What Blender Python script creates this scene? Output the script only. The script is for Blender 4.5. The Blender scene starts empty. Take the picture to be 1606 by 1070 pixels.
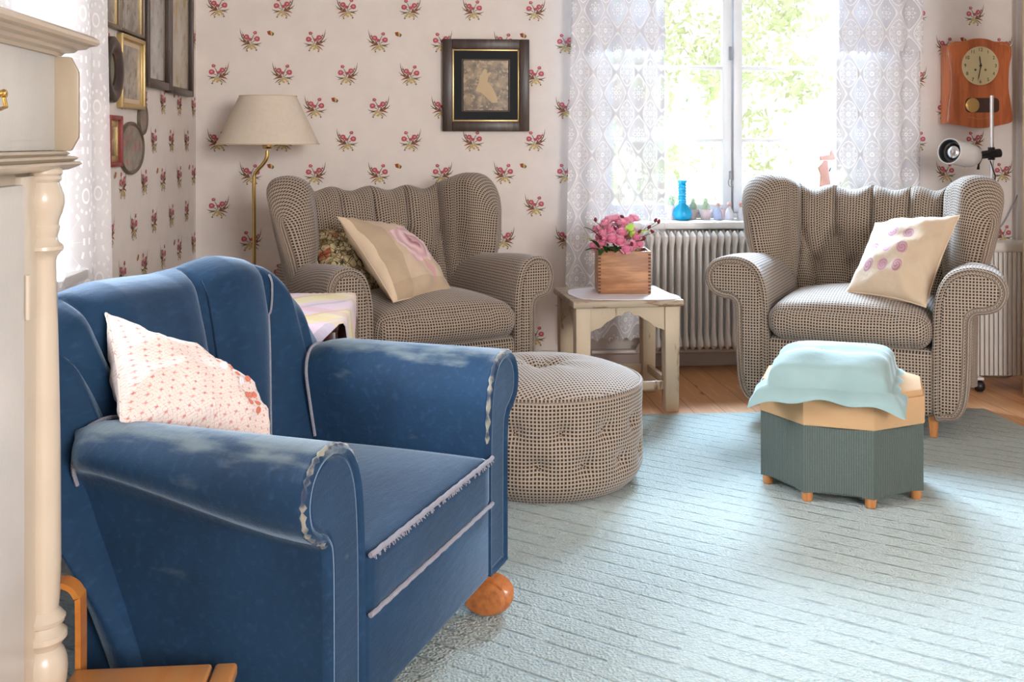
import bpy, bmesh, math, random
from mathutils import Vector, Matrix
random.seed(7)
R = math.radians; PI = math.pi
scene = bpy.context.scene
COL = scene.collection

# ------------------------------------------------------------------ camera
CAM_H = 1.10          # eye height, metres
F = 1660.0            # focal length in pixels of the 1606 px frame
HOR = 223.0           # horizon row (the photo has vertical shift, verticals stay upright)
ST, CT = math.sin(R(5.27)), math.cos(R(5.27))
D = 5.107             # distance to the back wall
XL, XR = -1.026, 3.035
CEIL = 2.55
cam = bpy.data.cameras.new('camera'); camo = bpy.data.objects.new('camera', cam); COL.objects.link(camo)
cam.sensor_width = 36; cam.lens = F / 1606 * 36; cam.shift_y = (HOR - 535) / 1606
cam.clip_start = 0.05; cam.clip_end = 200
camo.location = (0, 0, CAM_H); camo.rotation_euler = (PI / 2, 0, R(-5.27))
scene.camera = camo

# ------------------------------------------------------------------ light
vs = scene.view_settings
vs.view_transform = 'Standard'; vs.look = 'None'; vs.gamma = 1; vs.use_curve_mapping = False
vs.exposure = 0.66
world = bpy.data.worlds.new('sky'); scene.world = world; world.use_nodes = True
bg = world.node_tree.nodes['Background']; bg.inputs[0].default_value = (0.97, 0.98, 1.0, 1); bg.inputs[1].default_value = 0.78
def area(name, loc, target, sx, sy, power, color):
    l = bpy.data.lights.new(name, 'AREA'); l.shape = 'RECTANGLE'; l.size = sx; l.size_y = sy; l.energy = power; l.color = color
    o = bpy.data.objects.new(name, l); COL.objects.link(o); o.location = loc
    o.rotation_euler = (Vector(target) - Vector(loc)).to_track_quat('-Z', 'Y').to_euler(); return o
area('skylight_back', (1.7, D + 3.0, 4.1), (1.5, D - 2.2, 0.2), 4.0, 2.6, 3400, (0.61, 0.80, 1.0))
area('skylight_left', (XL - 2.4, 2.7, 2.9), (XL + 1.0, 2.9, 0.7), 3.0, 2.2, 800, (0.90, 0.95, 1.0))
area('room_fill', (3.0, -3.4, 2.1), (-0.9, 3.6, 1.3), 2.6, 1.8, 310, (1.0, 0.97, 0.95))  # added fill lamp behind the camera, lifts the left wall and foreground
sun = bpy.data.lights.new('sun', 'SUN'); sun.energy = 1.2; sun.angle = R(2); sun.color = (1, 0.95, 0.86)
suno = bpy.data.objects.new('sun', sun); COL.objects.link(suno)
suno.rotation_euler = Vector((-0.75, -0.12, -1.0)).to_track_quat('-Z', 'Y').to_euler()
cy = scene.cycles
cy.max_bounces = 9; cy.diffuse_bounces = 5; cy.glossy_bounces = 3; cy.transmission_bounces = 6; cy.transparent_max_bounces = 14
cy.caustics_reflective = False; cy.caustics_refractive = False
cy.sample_clamp_indirect = 6; cy.use_denoising = True

# ------------------------------------------------------------------ where a picture ray meets a real surface
def ray(px, py):
    a = (px - 803) / F; b = (HOR - py) / F
    return Vector((ST + a * CT, CT - a * ST, b))
def at(px, py, Z): return Vector((0, 0, CAM_H)) + ray(px, py) * Z
def on_y(px, py, y=D): d = ray(px, py); return Vector((0, 0, CAM_H)) + d * (y / d.y)
def on_x(px, py, x=XL): d = ray(px, py); return Vector((0, 0, CAM_H)) + d * (x / d.x)
def on_z(px, py, z=0.0): d = ray(px, py); return Vector((0, 0, CAM_H)) + d * ((z - CAM_H) / d.z)
def c2w(X, Z): return (X * CT + Z * ST, -X * ST + Z * CT)

# ------------------------------------------------------------------ node helper
class T:
    def __init__(s, name):
        s.m = bpy.data.materials.new(name); s.m.use_nodes = True
        s.t = s.m.node_tree; s.t.nodes.clear(); s._tc = None
    def n(s, kind, **kw):
        nd = s.t.nodes.new(kind)
        for k, v in kw.items(): setattr(nd, k, v)
        return nd
    def put(s, inp, v):
        if isinstance(v, V): s.t.links.new(v.s, inp)
        elif v is not None:
            if isinstance(v, (tuple, list)) and len(v) == 3 and inp.type == 'RGBA': v = (*v, 1)
            inp.default_value = v
    def math(s, op, a, b=None, c=None):
        nd = s.n('ShaderNodeMath', operation=op)
        for i, x in enumerate((a, b, c)):
            if x is not None: s.put(nd.inputs[i], x)
        return V(s, nd.outputs[0])
    def tc(s, which='UV'):
        if s._tc is None: s._tc = s.n('ShaderNodeTexCoord')
        return V(s, s._tc.outputs[which])
    def xyz(s, v):
        nd = s.n('ShaderNodeSeparateXYZ'); s.put(nd.inputs[0], v); return [V(s, o) for o in nd.outputs]
    def vec(s, x, y, z=0.0):
        nd = s.n('ShaderNodeCombineXYZ')
        for i, q in enumerate((x, y, z)): s.put(nd.inputs[i], q)
        return V(s, nd.outputs[0])
    def scale(s, v, k):
        nd = s.n('ShaderNodeVectorMath', operation='MULTIPLY'); s.put(nd.inputs[0], v)
        nd.inputs[1].default_value = k if isinstance(k, (tuple, list)) else (k, k, k); return V(s, nd.outputs[0])
    def vadd(s, a, b):
        nd = s.n('ShaderNodeVectorMath', operation='ADD'); s.put(nd.inputs[0], a); s.put(nd.inputs[1], b); return V(s, nd.outputs[0])
    def noise(s, v, sc, det=2.0, col=False, rough=0.5):
        nd = s.n('ShaderNodeTexNoise'); s.put(nd.inputs['Vector'], v); nd.inputs['Scale'].default_value = sc
        nd.inputs['Detail'].default_value = det; nd.inputs['Roughness'].default_value = rough
        return V(s, nd.outputs[1 if col else 0])
    def voro(s, v, sc, feat='F1', out=0, rnd=1.0):
        nd = s.n('ShaderNodeTexVoronoi', feature=feat); s.put(nd.inputs['Vector'], v); nd.inputs['Scale'].default_value = sc
        nd.inputs['Randomness'].default_value = rnd
        return V(s, nd.outputs[out])
    def white(s, v):
        nd = s.n('ShaderNodeTexWhiteNoise', noise_dimensions='3D'); s.put(nd.inputs['Vector'], v); return V(s, nd.outputs[0])
    def mix(s, f, a, b):
        nd = s.n('ShaderNodeMix', data_type='RGBA'); s.put(nd.inputs[0], f); s.put(nd.inputs[6], a); s.put(nd.inputs[7], b)
        return V(s, nd.outputs[2])
    def step(s, x, lo, hi):       # smooth 0..1
        nd = s.n('ShaderNodeMapRange', interpolation_type='SMOOTHSTEP'); s.put(nd.inputs[0], x)
        s.put(nd.inputs[1], lo); s.put(nd.inputs[2], hi); return V(s, nd.outputs[0])
    def bump(s, h, dist=0.002, strength=1.0):
        nd = s.n('ShaderNodeBump'); s.put(nd.inputs['Height'], h); nd.inputs['Distance'].default_value = dist
        nd.inputs['Strength'].default_value = strength; return V(s, nd.outputs[0])
    def bsdf(s, col, rough=0.6, metal=0.0, normal=None, sheen=0.0, sheen_rough=0.5, sheen_tint=None, spec=0.5, coat=0.0, trans=0.0, alpha=None, emit=None, ior=1.45):
        nd = s.n('ShaderNodeBsdfPrincipled'); I = nd.inputs
        s.put(I['Base Color'], col); s.put(I['Roughness'], rough); I['Metallic'].default_value = metal
        s.put(I['Normal'], normal) if normal is not None else None
        I['Sheen Weight'].default_value = sheen; I['Sheen Roughness'].default_value = sheen_rough
        if sheen_tint: I['Sheen Tint'].default_value = (*sheen_tint, 1)
        I['Specular IOR Level'].default_value = spec; I['Coat Weight'].default_value = coat
        I['Transmission Weight'].default_value = trans; I['IOR'].default_value = ior
        return V(s, nd.outputs[0])
    def node(s, kind, *ins):
        nd = s.n(kind)
        for i, x in enumerate(ins): s.put(nd.inputs[i], x)
        return V(s, nd.outputs[0])
    def out(s, sh):
        o = s.n('ShaderNodeOutputMaterial'); s.put(o.inputs[0], sh); return s.m
class V:
    def __init__(s, t, sock): s.t = t; s.s = sock
    def __add__(a, b): return a.t.math('ADD', a, b)
    __radd__ = __add__
    def __mul__(a, b): return a.t.math('MULTIPLY', a, b)
    __rmul__ = __mul__
    def __sub__(a, b): return a.t.math('SUBTRACT', a, b)
    def __rsub__(a, b): return a.t.math('SUBTRACT', b, a)
    def __truediv__(a, b): return a.t.math('DIVIDE', a, b)
    def sin(a): return a.t.math('SINE', a)
    def cos(a): return a.t.math('COSINE', a)
    def abs(a): return a.t.math('ABSOLUTE', a)
    def floor(a): return a.t.math('FLOOR', a)
    def frac(a): return a.t.math('FRACT', a)
    def sqrt(a): return a.t.math('SQRT', a)
    def pow(a, b): return a.t.math('POWER', a, b)
    def min(a, b): return a.t.math('MINIMUM', a, b)
    def max(a, b): return a.t.math('MAXIMUM', a, b)
    def lt(a, b): return a.t.math('LESS_THAN', a, b)
    def gt(a, b): return a.t.math('GREATER_THAN', a, b)
def srgb(r, g, b):
    f = lambda c: (c / 255 / 12.92) if c <= 10 else ((c / 255 + 0.055) / 1.055) ** 2.4
    return (f(r), f(g), f(b))
def plain(name, col, rough=0.5, **kw):
    t = T(name); p = t.tc('Object'); n = t.noise(p, 14, 3)
    c = t.mix(n, tuple(x * 0.93 for x in col), tuple(min(1, x * 1.06) for x in col))
    return t.out(t.bsdf(c, rough, normal=t.bump(t.noise(p, 120, 2), 0.0004, 0.4), **kw))

# ------------------------------------------------------------------ mesh builder
def lerp(a, b, t): return a + (b - a) * t
def sm(a, b, x):
    t = max(0.0, min(1.0, (x - a) / (b - a))); return t * t * (3 - 2 * t)
def interp(tab, x):
    if x <= tab[0][0]: return tab[0][1]
    for (x0, y0), (x1, y1) in zip(tab, tab[1:]):
        if x <= x1: return lerp(y0, y1, (x - x0) / (x1 - x0))
    return tab[-1][1]
def spline(P, n, closed=False):
    P = [Vector(p) for p in P]; out = []; m = len(P)
    segs = m if closed else m - 1
    for i in range(segs):
        if closed: a, b, c, d = P[(i - 1) % m], P[i], P[(i + 1) % m], P[(i + 2) % m]
        else: a, b, c, d = P[max(i - 1, 0)], P[i], P[i + 1], P[min(i + 2, m - 1)]
        for k in range(n):
            t = k / n
            out.append(0.5 * ((2 * b) + (c - a) * t + (2 * a - 5 * b + 4 * c - d) * t * t + (3 * b - a - 3 * c + d) * t ** 3))
    if not closed: out.append(P[-1].copy())
    return out
class MB:
    def __init__(s): s.v = []; s.f = []; s.uv = []; s.mi = []
    def add(s, verts, faces, uvs=None, mi=0):
        o = len(s.v); s.v += [Vector(p) for p in verts]
        for k, f in enumerate(faces):
            s.f.append([o + i for i in f]); s.uv.append(uvs[k] if uvs else None); s.mi.append(mi if isinstance(mi, int) else mi[k])
        return s
    def grid(s, P, cu=False, cv=False, mi=0, uv=None, flip=False):
        nu, nv = len(P), len(P[0]); verts = [p for r in P for p in r]
        if uv is None:
            # arc length coordinates, metres
            ju = nv // 2; U = [0.0]
            for i in range(1, nu + 1): 
                U.append(U[-1] + sum((Vector(P[i % nu][j]) - Vector(P[i - 1][j])).length for j in (nv // 4, ju, (3 * nv) // 4)) / 3)
            Vv = []
            for i in range(nu):
                r = [0.0]
                for j in range(1, nv + 1): r.append(r[-1] + (Vector(P[i][j % nv]) - Vector(P[i][j - 1])).length)
                Vv.append(r)
            uvf = lambda i, j: (U[i], Vv[i % nu][j])
        else: uvf = uv
        F_, UV_ = [], []
        for i in range(nu if cu else nu - 1):
            for j in range(nv if cv else nv - 1):
                i2, j2 = (i + 1) % nu, (j + 1) % nv
                f = [i * nv + j, i2 * nv + j, i2 * nv + j2, i * nv + j2]
                q = [uvf(i, j), uvf(i + 1, j), uvf(i + 1, j + 1), uvf(i, j + 1)]
                if flip: f.reverse(); q.reverse()
                F_.append(f); UV_.append(q)
        return s.add(verts, F_, UV_, mi)
    def box(s, c, d, bevel=0.0, seg=2, mi=0, rot=None):
        bm = bmesh.new(); bmesh.ops.create_cube(bm, size=1.0)
        for v in bm.verts: v.co = Vector((v.co.x * d[0], v.co.y * d[1], v.co.z * d[2]))
        if bevel > 0: bmesh.ops.bevel(bm, geom=bm.edges[:], offset=min(bevel, min(d) * 0.49), segments=seg, affect='EDGES', profile=0.5)
        M = rot if rot is not None else Matrix.Identity(3)
        bm.verts.ensure_lookup_table(); bm.verts.index_update()
        vs_ = [M @ v.co + Vector(c) for v in bm.verts]; loc = [v.co.copy() for v in bm.verts]
        fs, uv = [], []
        for f in bm.faces:
            n = f.normal; k = max(range(3), key=lambda q: abs(n[q])); a, b = [(1, 2), (0, 2), (0, 1)][k]
            fs.append([v.index for v in f.verts]); uv.append([(loc[v.index][a] + c[a], loc[v.index][b] + c[b]) for v in f.verts])
        bm.free(); return s.add(vs_, fs, uv, mi)
    def lathe(s, prof, c=(0, 0, 0), seg=28, mi=0, M=None):
        c = Vector(c); P = []
        for i in range(seg):
            a = 2 * PI * i / seg; row = []
            for r, z in prof:
                p = Vector((r * math.cos(a), r * math.sin(a), z)); row.append((M @ p if M is not None else p) + c)
            P.append(row)
        return s.grid(P, cu=True, mi=mi)
    def tube(s, path, r, seg=10, mi=0, cap=True, closed=False, flat=None):
        path = [Vector(p) for p in path]; n = len(path); P = []; up = None
        for i, p in enumerate(path):
            a = path[(i - 1) % n] if (closed or i > 0) else p; b = path[(i + 1) % n] if (closed or i < n - 1) else p
            t = (b - a).normalized()
            if up is None: up = Vector((0, 0, 1)) if abs(t.z) < 0.9 else Vector((1, 0, 0))
            x = t.cross(up).normalized(); up = x.cross(t).normalized()
            rr = r[i] if isinstance(r, (list, tuple)) else r
            fx, fy = flat or (1, 1)
            P.append([p + x * math.cos(2 * PI * k / seg) * rr * fx + up * math.sin(2 * PI * k / seg) * rr * fy for k in range(seg)])
        s.grid(P, cu=closed, cv=True, mi=mi)
        if cap and not closed:
            o = len(s.v)
            for row in (P[0], P[-1]):
                s.add(row, [list(range(seg))], None, mi)
        return s
    def prism(s, outline, a, b, axis='y', mi=0, bevel=0.0, inset=0.0):
        """outline: 2D list; extruded from a to b along axis"""
        n = len(outline)
        def P3(p, w):
            return {'y': (p[0], w, p[1]), 'x': (w, p[0], p[1]), 'z': (p[0], p[1], w)}[axis]
        bm = bmesh.new()
        lo = [bm.verts.new(P3(p, a)) for p in outline]; hi = [bm.verts.new(P3(p, b)) for p in outline]
        bm.faces.new(lo[::-1]); bm.faces.new(hi)
        for i in range(n): bm.faces.new([lo[i], lo[(i + 1) % n], hi[(i + 1) % n], hi[i]])
        bmesh.ops.recalc_face_normals(bm, faces=bm.faces[:])
        if bevel > 0:
            es = [e for e in bm.edges if len(e.link_faces) == 2 and e.calc_face_angle(0) > 0.9]
            bmesh.ops.bevel(bm, geom=es, offset=bevel, segments=2, affect='EDGES', profile=0.5)
        bm.verts.index_update()
        s.add([v.co.copy() for v in bm.verts], [[v.index for v in f.verts] for f in bm.faces], None, mi); bm.free(); return s
    def poly(s, pts, mi=0): return s.add(pts, [list(range(len(pts)))], None, mi)
    def xf(s, M): s.v = [M @ v for v in s.v]; return s
    def build(s, name, mats, parent=None, world=False, angle=40, recalc=True, weld=False, base=False):
        mats = mats if isinstance(mats, (list, tuple)) else [mats]
        V_ = s.v; loc = Vector((0, 0, 0))
        if parent is not None and world:
            Mi = parent_matrix(parent).inverted(); V_ = [Mi @ v for v in V_]
        elif parent is None:
            xs = [v.x for v in V_]; ys = [v.y for v in V_]; zs = [v.z for v in V_]
            loc = Vector(((min(xs) + max(xs)) / 2, (min(ys) + max(ys)) / 2, min(zs))); V_ = [v - loc for v in V_]
        me = bpy.data.meshes.new(name); me.from_pydata([tuple(v) for v in V_], [], s.f)
        for m in mats: me.materials.append(m)
        me.polygons.foreach_set('material_index', s.mi)
        ul = me.uv_layers.new(name='UVMap'); k = 0; dat = [0.0] * (2 * len(me.loops))
        for pi, f in enumerate(s.f):
            uv = s.uv[pi]
            if uv is None:
                n = me.polygons[pi].normal; ax = max(range(3), key=lambda q: abs(n[q])); a, b = [(1, 2), (0, 2), (0, 1)][ax]
                uv = [(V_[i][a], V_[i][b]) for i in f]
            for q in uv: dat[2 * k], dat[2 * k + 1] = q[0], q[1]; k += 1
        ul.data.foreach_set('uv', dat)
        if recalc or weld:
            bm = bmesh.new(); bm.from_mesh(me)
            if weld: bmesh.ops.remove_doubles(bm, verts=bm.verts[:], dist=1e-5)
            if recalc: bmesh.ops.recalc_face_normals(bm, faces=bm.faces[:])
            bm.to_mesh(me); bm.free()
        me.shade_smooth(); me.set_sharp_from_angle(angle=R(angle))
        o = bpy.data.objects.new(name, me); COL.objects.link(o); o.location = loc
        if parent is not None: o.parent = parent
        return o
def parent_matrix(p):
    M = p.matrix_basis.copy()
    if p.parent: M = parent_matrix(p.parent) @ M
    return M
def tag(o, label, cat, group=None):
    o['label'] = label; o['category'] = cat
    if group: o['group'] = group
    return o
def thing(name, label, cat, loc, rz=0.0, group=None):
    o = bpy.data.objects.new(name, None); COL.objects.link(o); o.location = loc; o.rotation_euler = (0, 0, rz)
    o.empty_display_size = 0.1
    return tag(o, label, cat, group)
def struct(o): o['kind'] = 'structure'; return o
def copy_tree(o, parent=None):
    c = o.copy(); COL.objects.link(c)
    if parent is not None: c.parent = parent
    for ch in list(o.children): copy_tree(ch, c)
    return c
# ------------------------------------------------------------------ materials
def m_weave():
    t = T('houndstooth_weave'); uv = t.tc('UV'); u, v, _ = t.xyz(uv)
    p = 0.0114
    wob = t.noise(uv, 18, 2) * 0.35
    a = ((u / p + wob).frac() - 0.5).abs(); b = ((v / p + wob * 0.7).frac() - 0.5).abs()
    d = a.max(b)
    dark = 1.0 - t.step(d, 0.25, 0.35)
    n = t.noise(uv, 160, 2)
    tan = t.mix(n, srgb(148, 130, 114), srgb(184, 168, 150))
    col = t.mix(dark, tan, srgb(50, 40, 36))
    h = t.step(d, 0.2, 0.38) + n * 0.25
    return t.out(t.bsdf(col, 0.78, normal=t.bump(h, 0.0022, 0.75), sheen=0.35, sheen_rough=0.35, sheen_tint=(0.9, 0.93, 1.0), spec=0.35))
def m_velvet(name='blue_velvet', worn=0.0):
    t = T(name); o = t.tc('Object')
    n1 = t.noise(o, 5, 4, rough=0.6); n2 = t.noise(t.scale(o, (3, 12, 12)), 6, 3); fine = t.noise(o, 420, 2)
    col = t.mix(n1, srgb(10, 30, 52), srgb(29, 66, 100))
    col = t.mix(t.step(n2, 0.5, 0.8) * 0.10, col, srgb(74, 114, 160))
    if worn:
        g = t.xyz(o)[2]
        w = t.step(t.noise(t.scale(o, (14, 5, 14)), 1.6, 5) + t.step(g, 0.545, 0.59) * 0.34 - 0.22, 0.42, 0.70) * worn
        col = t.mix(w, col, srgb(128, 140, 140))
    return t.out(t.bsdf(col, 0.75, normal=t.bump(fine + n2 * 2, 0.0012, 0.5), sheen=0.55, sheen_rough=0.36, sheen_tint=(0.6, 0.78, 1.0), spec=0.25))
def m_wornedge():
    t = T('worn_velvet_edge'); o = t.tc('Object'); n = t.noise(o, 26, 4)
    col = t.mix(t.step(n, 0.42, 0.62), srgb(30, 50, 76), srgb(136, 136, 126))
    return t.out(t.bsdf(col, 0.8, normal=t.bump(n, 0.003, 0.8), sheen=0.3))
def m_cord():
    t = T('pale_piping_cord'); u, v, _ = t.xyz(t.tc('UV')); n = t.noise(t.tc('Object'), 300, 2)
    w = (u * 2400 + v * 300).sin()
    col = t.mix(w * 0.25 + n * 0.5, srgb(140, 142, 158), srgb(204, 200, 204))
    return t.out(t.bsdf(col, 0.85, normal=t.bump(w + n * 2, 0.001, 0.8)))
def m_rug():
    t = T('pale_teal_rug_pile'); o = t.tc('Object')
    wob = t.noise(o, 3.0, 3) * 0.018; x, y, z = t.xyz(o)
    s_ = (x * 0.63 + y * 0.777) + wob
    l = ((s_ / 0.066).frac() - 0.5).abs()
    groove = 1.0 - t.step(l, 0.0, 0.11)
    brk = t.step(t.noise(t.scale(o, (1, 1, 1)), 22, 3), 0.30, 0.6)
    groove = groove * brk
    pile = t.voro(o, 150, rnd=1.0); n = t.noise(o, 70, 3); big = t.noise(o, 2.2, 3)
    col = t.mix(n, srgb(150, 170, 172), srgb(188, 200, 198))
    col = t.mix(big * 0.3, col, srgb(158, 178, 176))
    col = t.mix(groove * 0.32, col, srgb(92, 118, 122))
    h = pile * 0.8 + n * 1.2 - groove * 1.6
    return t.out(t.bsdf(col, 0.95, normal=t.bump(h, 0.0065, 0.85), sheen=0.3, sheen_rough=0.5, spec=0.15))
def m_floor():
    t = T('pine_floorboards'); o = t.tc('Object'); x, y, z = t.xyz(o)
    w = 0.128; k = (x / w).floor(); r = t.white(t.vec(k, 1.3, 0)); r2 = t.white(t.vec(k, 7.1, 2))
    g = t.noise(t.vec(x * 14 + r * 31, y * 1.1 + r2 * 9, 0), 3.0, 5, rough=0.6)
    ring = ((g * 16).sin() * 0.5 + 0.5)
    col = t.mix(g, srgb(192, 128, 80), srgb(240, 190, 140))
    col = t.mix(ring * 0.28, col, srgb(150, 84, 44))
    col = t.mix(r * 0.35, col, srgb(222, 160, 108))
    kn = t.voro(t.vec(x * 4.4, y * 2.0 + r * 5, 0), 1.0); col = t.mix((1 - t.step(kn, 0.03, 0.085)) * 0.75, col, srgb(96, 46, 30))
    e = ((x / w).frac() - 0.5).abs(); seam = t.step(e, 0.484, 0.496)
    col = t.mix(seam * 0.8, col, srgb(70, 36, 22))
    return t.out(t.bsdf(col, 0.38, normal=t.bump(ring * 0.15 - seam, 0.002, 0.5), spec=0.45))
def m_wood(name, a, b, scale=1.0, axis=0, rough=0.4, rings=14, coat=0.0):
    t = T(name); o = t.tc('Object'); c = list(t.xyz(o))
    st = [9 * scale] * 3; st[axis] = 1.0 * scale
    g = t.noise(t.vec(c[0] * st[0], c[1] * st[1], c[2] * st[2]), 2.2, 5, rough=0.6)
    ring = (g * rings).sin() * 0.5 + 0.5
    col = t.mix(t.step(g, 0.25, 0.75), a, b); col = t.mix(ring * 0.3, col, tuple(q * 0.6 for q in a))
    return t.out(t.bsdf(col, rough, normal=t.bump(ring, 0.0006, 0.3), coat=coat))
def m_paint(name, col, chips=None, rough=0.4, axis=2, amt=0.60):
    t = T(name); o = t.tc('Object'); c = list(t.xyz(o)); st = [26.0] * 3; st[axis] = 5.0
    n = t.noise(t.vec(c[0] * st[0], c[1] * st[1], c[2] * st[2]), 1.0, 4, rough=0.65); n2 = t.noise(o, 8, 3)
    k = t.mix(n2, tuple(q * 0.9 for q in col), col)
    if chips: k = t.mix(t.step(n * 0.7 + t.noise(o, 5, 3) * 0.3, amt - 0.03, amt + 0.03), k, chips)
    return t.out(t.bsdf(k, rough, normal=t.bump(n, 0.0012, 0.5)))
def m_lace(name, big=False):
    t = T(name); uv = t.tc('UV'); u, v, _ = t.xyz(uv)
    if big: pu, pv = 0.24, 0.27
    else: pu, pv = 0.150, 0.198
    x = (u / pu).frac() - 0.5; y = (v / pv).frac() - 0.5
    g = (x * (2 * PI)).cos() + (y * (2 * PI)).cos()
    ang = t.math('ARCTAN2', y * pv, x * pu); r = ((x * pu) * (x * pu) + (y * pv) * (y * pv)).sqrt()
    x2 = (u / pu + 0.5).frac() - 0.5; y2 = (v / pv + 0.5).frac() - 0.5
    ang2 = t.math('ARCTAN2', y2 * pv, x2 * pu); r2 = ((x2 * pu) * (x2 * pu) + (y2 * pv) * (y2 * pv)).sqrt()
    def ring(val, c, w): return 1 - t.step((val - c).abs(), w * 0.5, w)
    if big:
        dots = (ang * 16).cos().gt(0.0)
        a = ring(r, 0.105, 0.009) * dots
        a = a.max(ring(r, 0.045, 0.008) * (ang * 9).cos().gt(-0.2)); a = a.max(ring(r, 0.016, 0.006))
        a = a.max(ring((ang * 4.5).sin().abs() * r, 0.0, 0.003) * r.lt(0.1) * r.gt(0.02))
        a = a.max(ring(r2, 0.05, 0.008) * (ang2 * 12).cos().gt(0)); a = a.max(ring(r2, 0.02, 0.006))
        net = 0.70 + 0.12 * t.noise(uv, 14, 2)
        base = net.max(t.step(g, 0.3, 0.9) * 0.76)
    else:
        scal = (ang * 12).cos().abs() * 0.10
        a = ring(g, -0.12, 0.13).max(ring(g + scal, 0.62, 0.12))
        pet = ring(r - (ang * 4).cos().abs() * 0.026, 0.018, 0.0045) * g.gt(0.75)
        a = a.max(pet).max(ring(r, 0.008, 0.006))
        a = a.max(ring((ang * 4).sin().abs() * r, 0.0, 0.0035) * r.gt(0.02) * g.gt(0.75))
        a = a.max(ring(r2 - (ang2 * 4).cos().abs() * 0.020, 0.012, 0.0045) * g.lt(-0.3)).max(ring(r2, 0.007, 0.004))
        band = g.gt(-0.12) * g.lt(0.62)
        ground = (u * 1300).sin().abs() * (v * 1300).sin().abs()
        base = 0.74 + band * 0.17 + g.gt(0.62) * 0.12 + ground * 0.08
    alpha = base.max(a * 0.97)
    col = t.mix(a, (0.74, 0.74, 0.80) if not big else (0.90, 0.90, 0.93), (0.97, 0.97, 0.98))
    d = t.node('ShaderNodeBsdfDiffuse', col); tr = t.node('ShaderNodeBsdfTranslucent', col)
    m1 = t.n('ShaderNodeMixShader'); t.put(m1.inputs[0], (0.06 if big else 0.008) + a * (0.09 if big else 0.045)); t.put(m1.inputs[1], d); t.put(m1.inputs[2], tr)
    tp = t.n('ShaderNodeBsdfTransparent')
    m2 = t.n('ShaderNodeMixShader'); t.put(m2.inputs[0], alpha); t.t.links.new(tp.outputs[0], m2.inputs[1]); t.t.links.new(m1.outputs[0], m2.inputs[2])
    return t.out(V(t, m2.outputs[0]))
def m_glass(name, col=(1, 1, 1), rough=0.0, mixf=0.9):
    # thin pane: mostly clear with a faint reflection
    t = T(name); tp = t.n('ShaderNodeBsdfTransparent'); tp.inputs[0].default_value = (*col, 1)
    gl = t.n('ShaderNodeBsdfGlossy'); gl.inputs['Roughness'].default_value = rough
    fr = t.n('ShaderNodeFresnel'); fr.inputs[0].default_value = 1.3
    m = t.n('ShaderNodeMixShader'); t.t.links.new(fr.outputs[0], m.inputs[0]); t.t.links.new(tp.outputs[0], m.inputs[1]); t.t.links.new(gl.outputs[0], m.inputs[2])
    return t.out(V(t, m.outputs[0]))
def m_leaf(name, a, b):
    t = T(name); n = t.noise(t.tc('Object'), 6, 2); c = t.mix(n, a, b)
    d = t.node('ShaderNodeBsdfDiffuse', c); tr = t.node('ShaderNodeBsdfTranslucent', c)
    m = t.n('ShaderNodeMixShader'); m.inputs[0].default_value = 0.5; t.put(m.inputs[1], d); t.put(m.inputs[2], tr)
    return t.out(V(t, m.outputs[0]))
def m_rose_patch():
    t = T('beige_patchwork_with_painted_rose'); uv = t.tc('UV'); u, v, _ = t.xyz(uv); n = t.noise(uv, 9, 3)
    base = t.mix(n, srgb(196, 172, 148), srgb(212, 192, 168))
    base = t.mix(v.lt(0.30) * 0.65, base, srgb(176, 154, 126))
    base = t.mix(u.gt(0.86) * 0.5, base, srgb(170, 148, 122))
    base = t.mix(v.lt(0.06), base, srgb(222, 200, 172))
    x = v - 0.64; y = 0.44 - u; r = (x * x + y * y).sqrt(); an = t.math('ARCTAN2', y, x)
    edge = 0.29 + (an * 5).sin() * 0.035 + (an * 2 + 1.0).sin() * 0.03
    inside = 1 - t.step(r / edge, 0.96, 1.02)
    spiral = ((r * 52 + an * 1.0 + (an * 5).sin() * 0.5).sin() * 0.5 + 0.5)
    pk = t.mix(spiral, srgb(226, 178, 186), srgb(150, 78, 100)); pk = t.mix(t.step(r, 0.05, 0.2), pk, t.mix(spiral * 0.6, srgb(236, 206, 208), srgb(178, 118, 136)))
    col = t.mix(inside * 0.92, base, pk)
    leaf = (1 - t.step(((x + y * 0.4 + 0.12).abs() * 3.2 + (y + 0.34).abs()), 0.14, 0.16))
    col = t.mix(leaf * 0.7, col, srgb(206, 150, 160))
    return t.out(t.bsdf(col, 0.85, normal=t.bump(t.noise(uv, 5, 3), 0.02, 0.35), sheen=0.15))
def m_rings_patch():
    t = T('beige_linen_with_rose_medallions'); uv = t.tc('UV'); u, v, _ = t.xyz(uv); n = t.noise(uv, 9, 3)
    base = t.mix(n, srgb(190, 170, 148), srgb(204, 186, 164))
    base = t.mix((u.gt(0.68)) * 0.45, base, srgb(196, 172, 142)); base = t.mix(v.lt(0.2) * 0.35, base, srgb(190, 166, 140))
    cu = ((u - 0.13) / 0.19); cvv = ((v - 0.13) / 0.20); iu, iv = cu.floor(), cvv.floor()
    rnd = t.white(t.vec(iu, iv, 3.0)); x = cu.frac() - 0.5; y = cvv.frac() - 0.5
    r = (x * x + y * y).sqrt() ; an = t.math('ARCTAN2', y, x)
    ok = (iu + 0.5).abs().lt(3.0) * iu.gt(-0.5) * iv.gt(-0.5) * iv.lt(2.5) * iu.lt(2.5)
    disc = (1 - t.step(r, 0.30, 0.36)) * ok
    sw = (r * 40 + an * 2).sin() * 0.5 + 0.5
    tone = t.mix(rnd, srgb(180, 132, 160), srgb(140, 66, 84))
    col = t.mix(disc * (0.45 + sw * 0.55), base, tone)
    return t.out(t.bsdf(col, 0.85, normal=t.bump(t.noise(uv, 5, 3), 0.02, 0.35), sheen=0.15))
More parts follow.
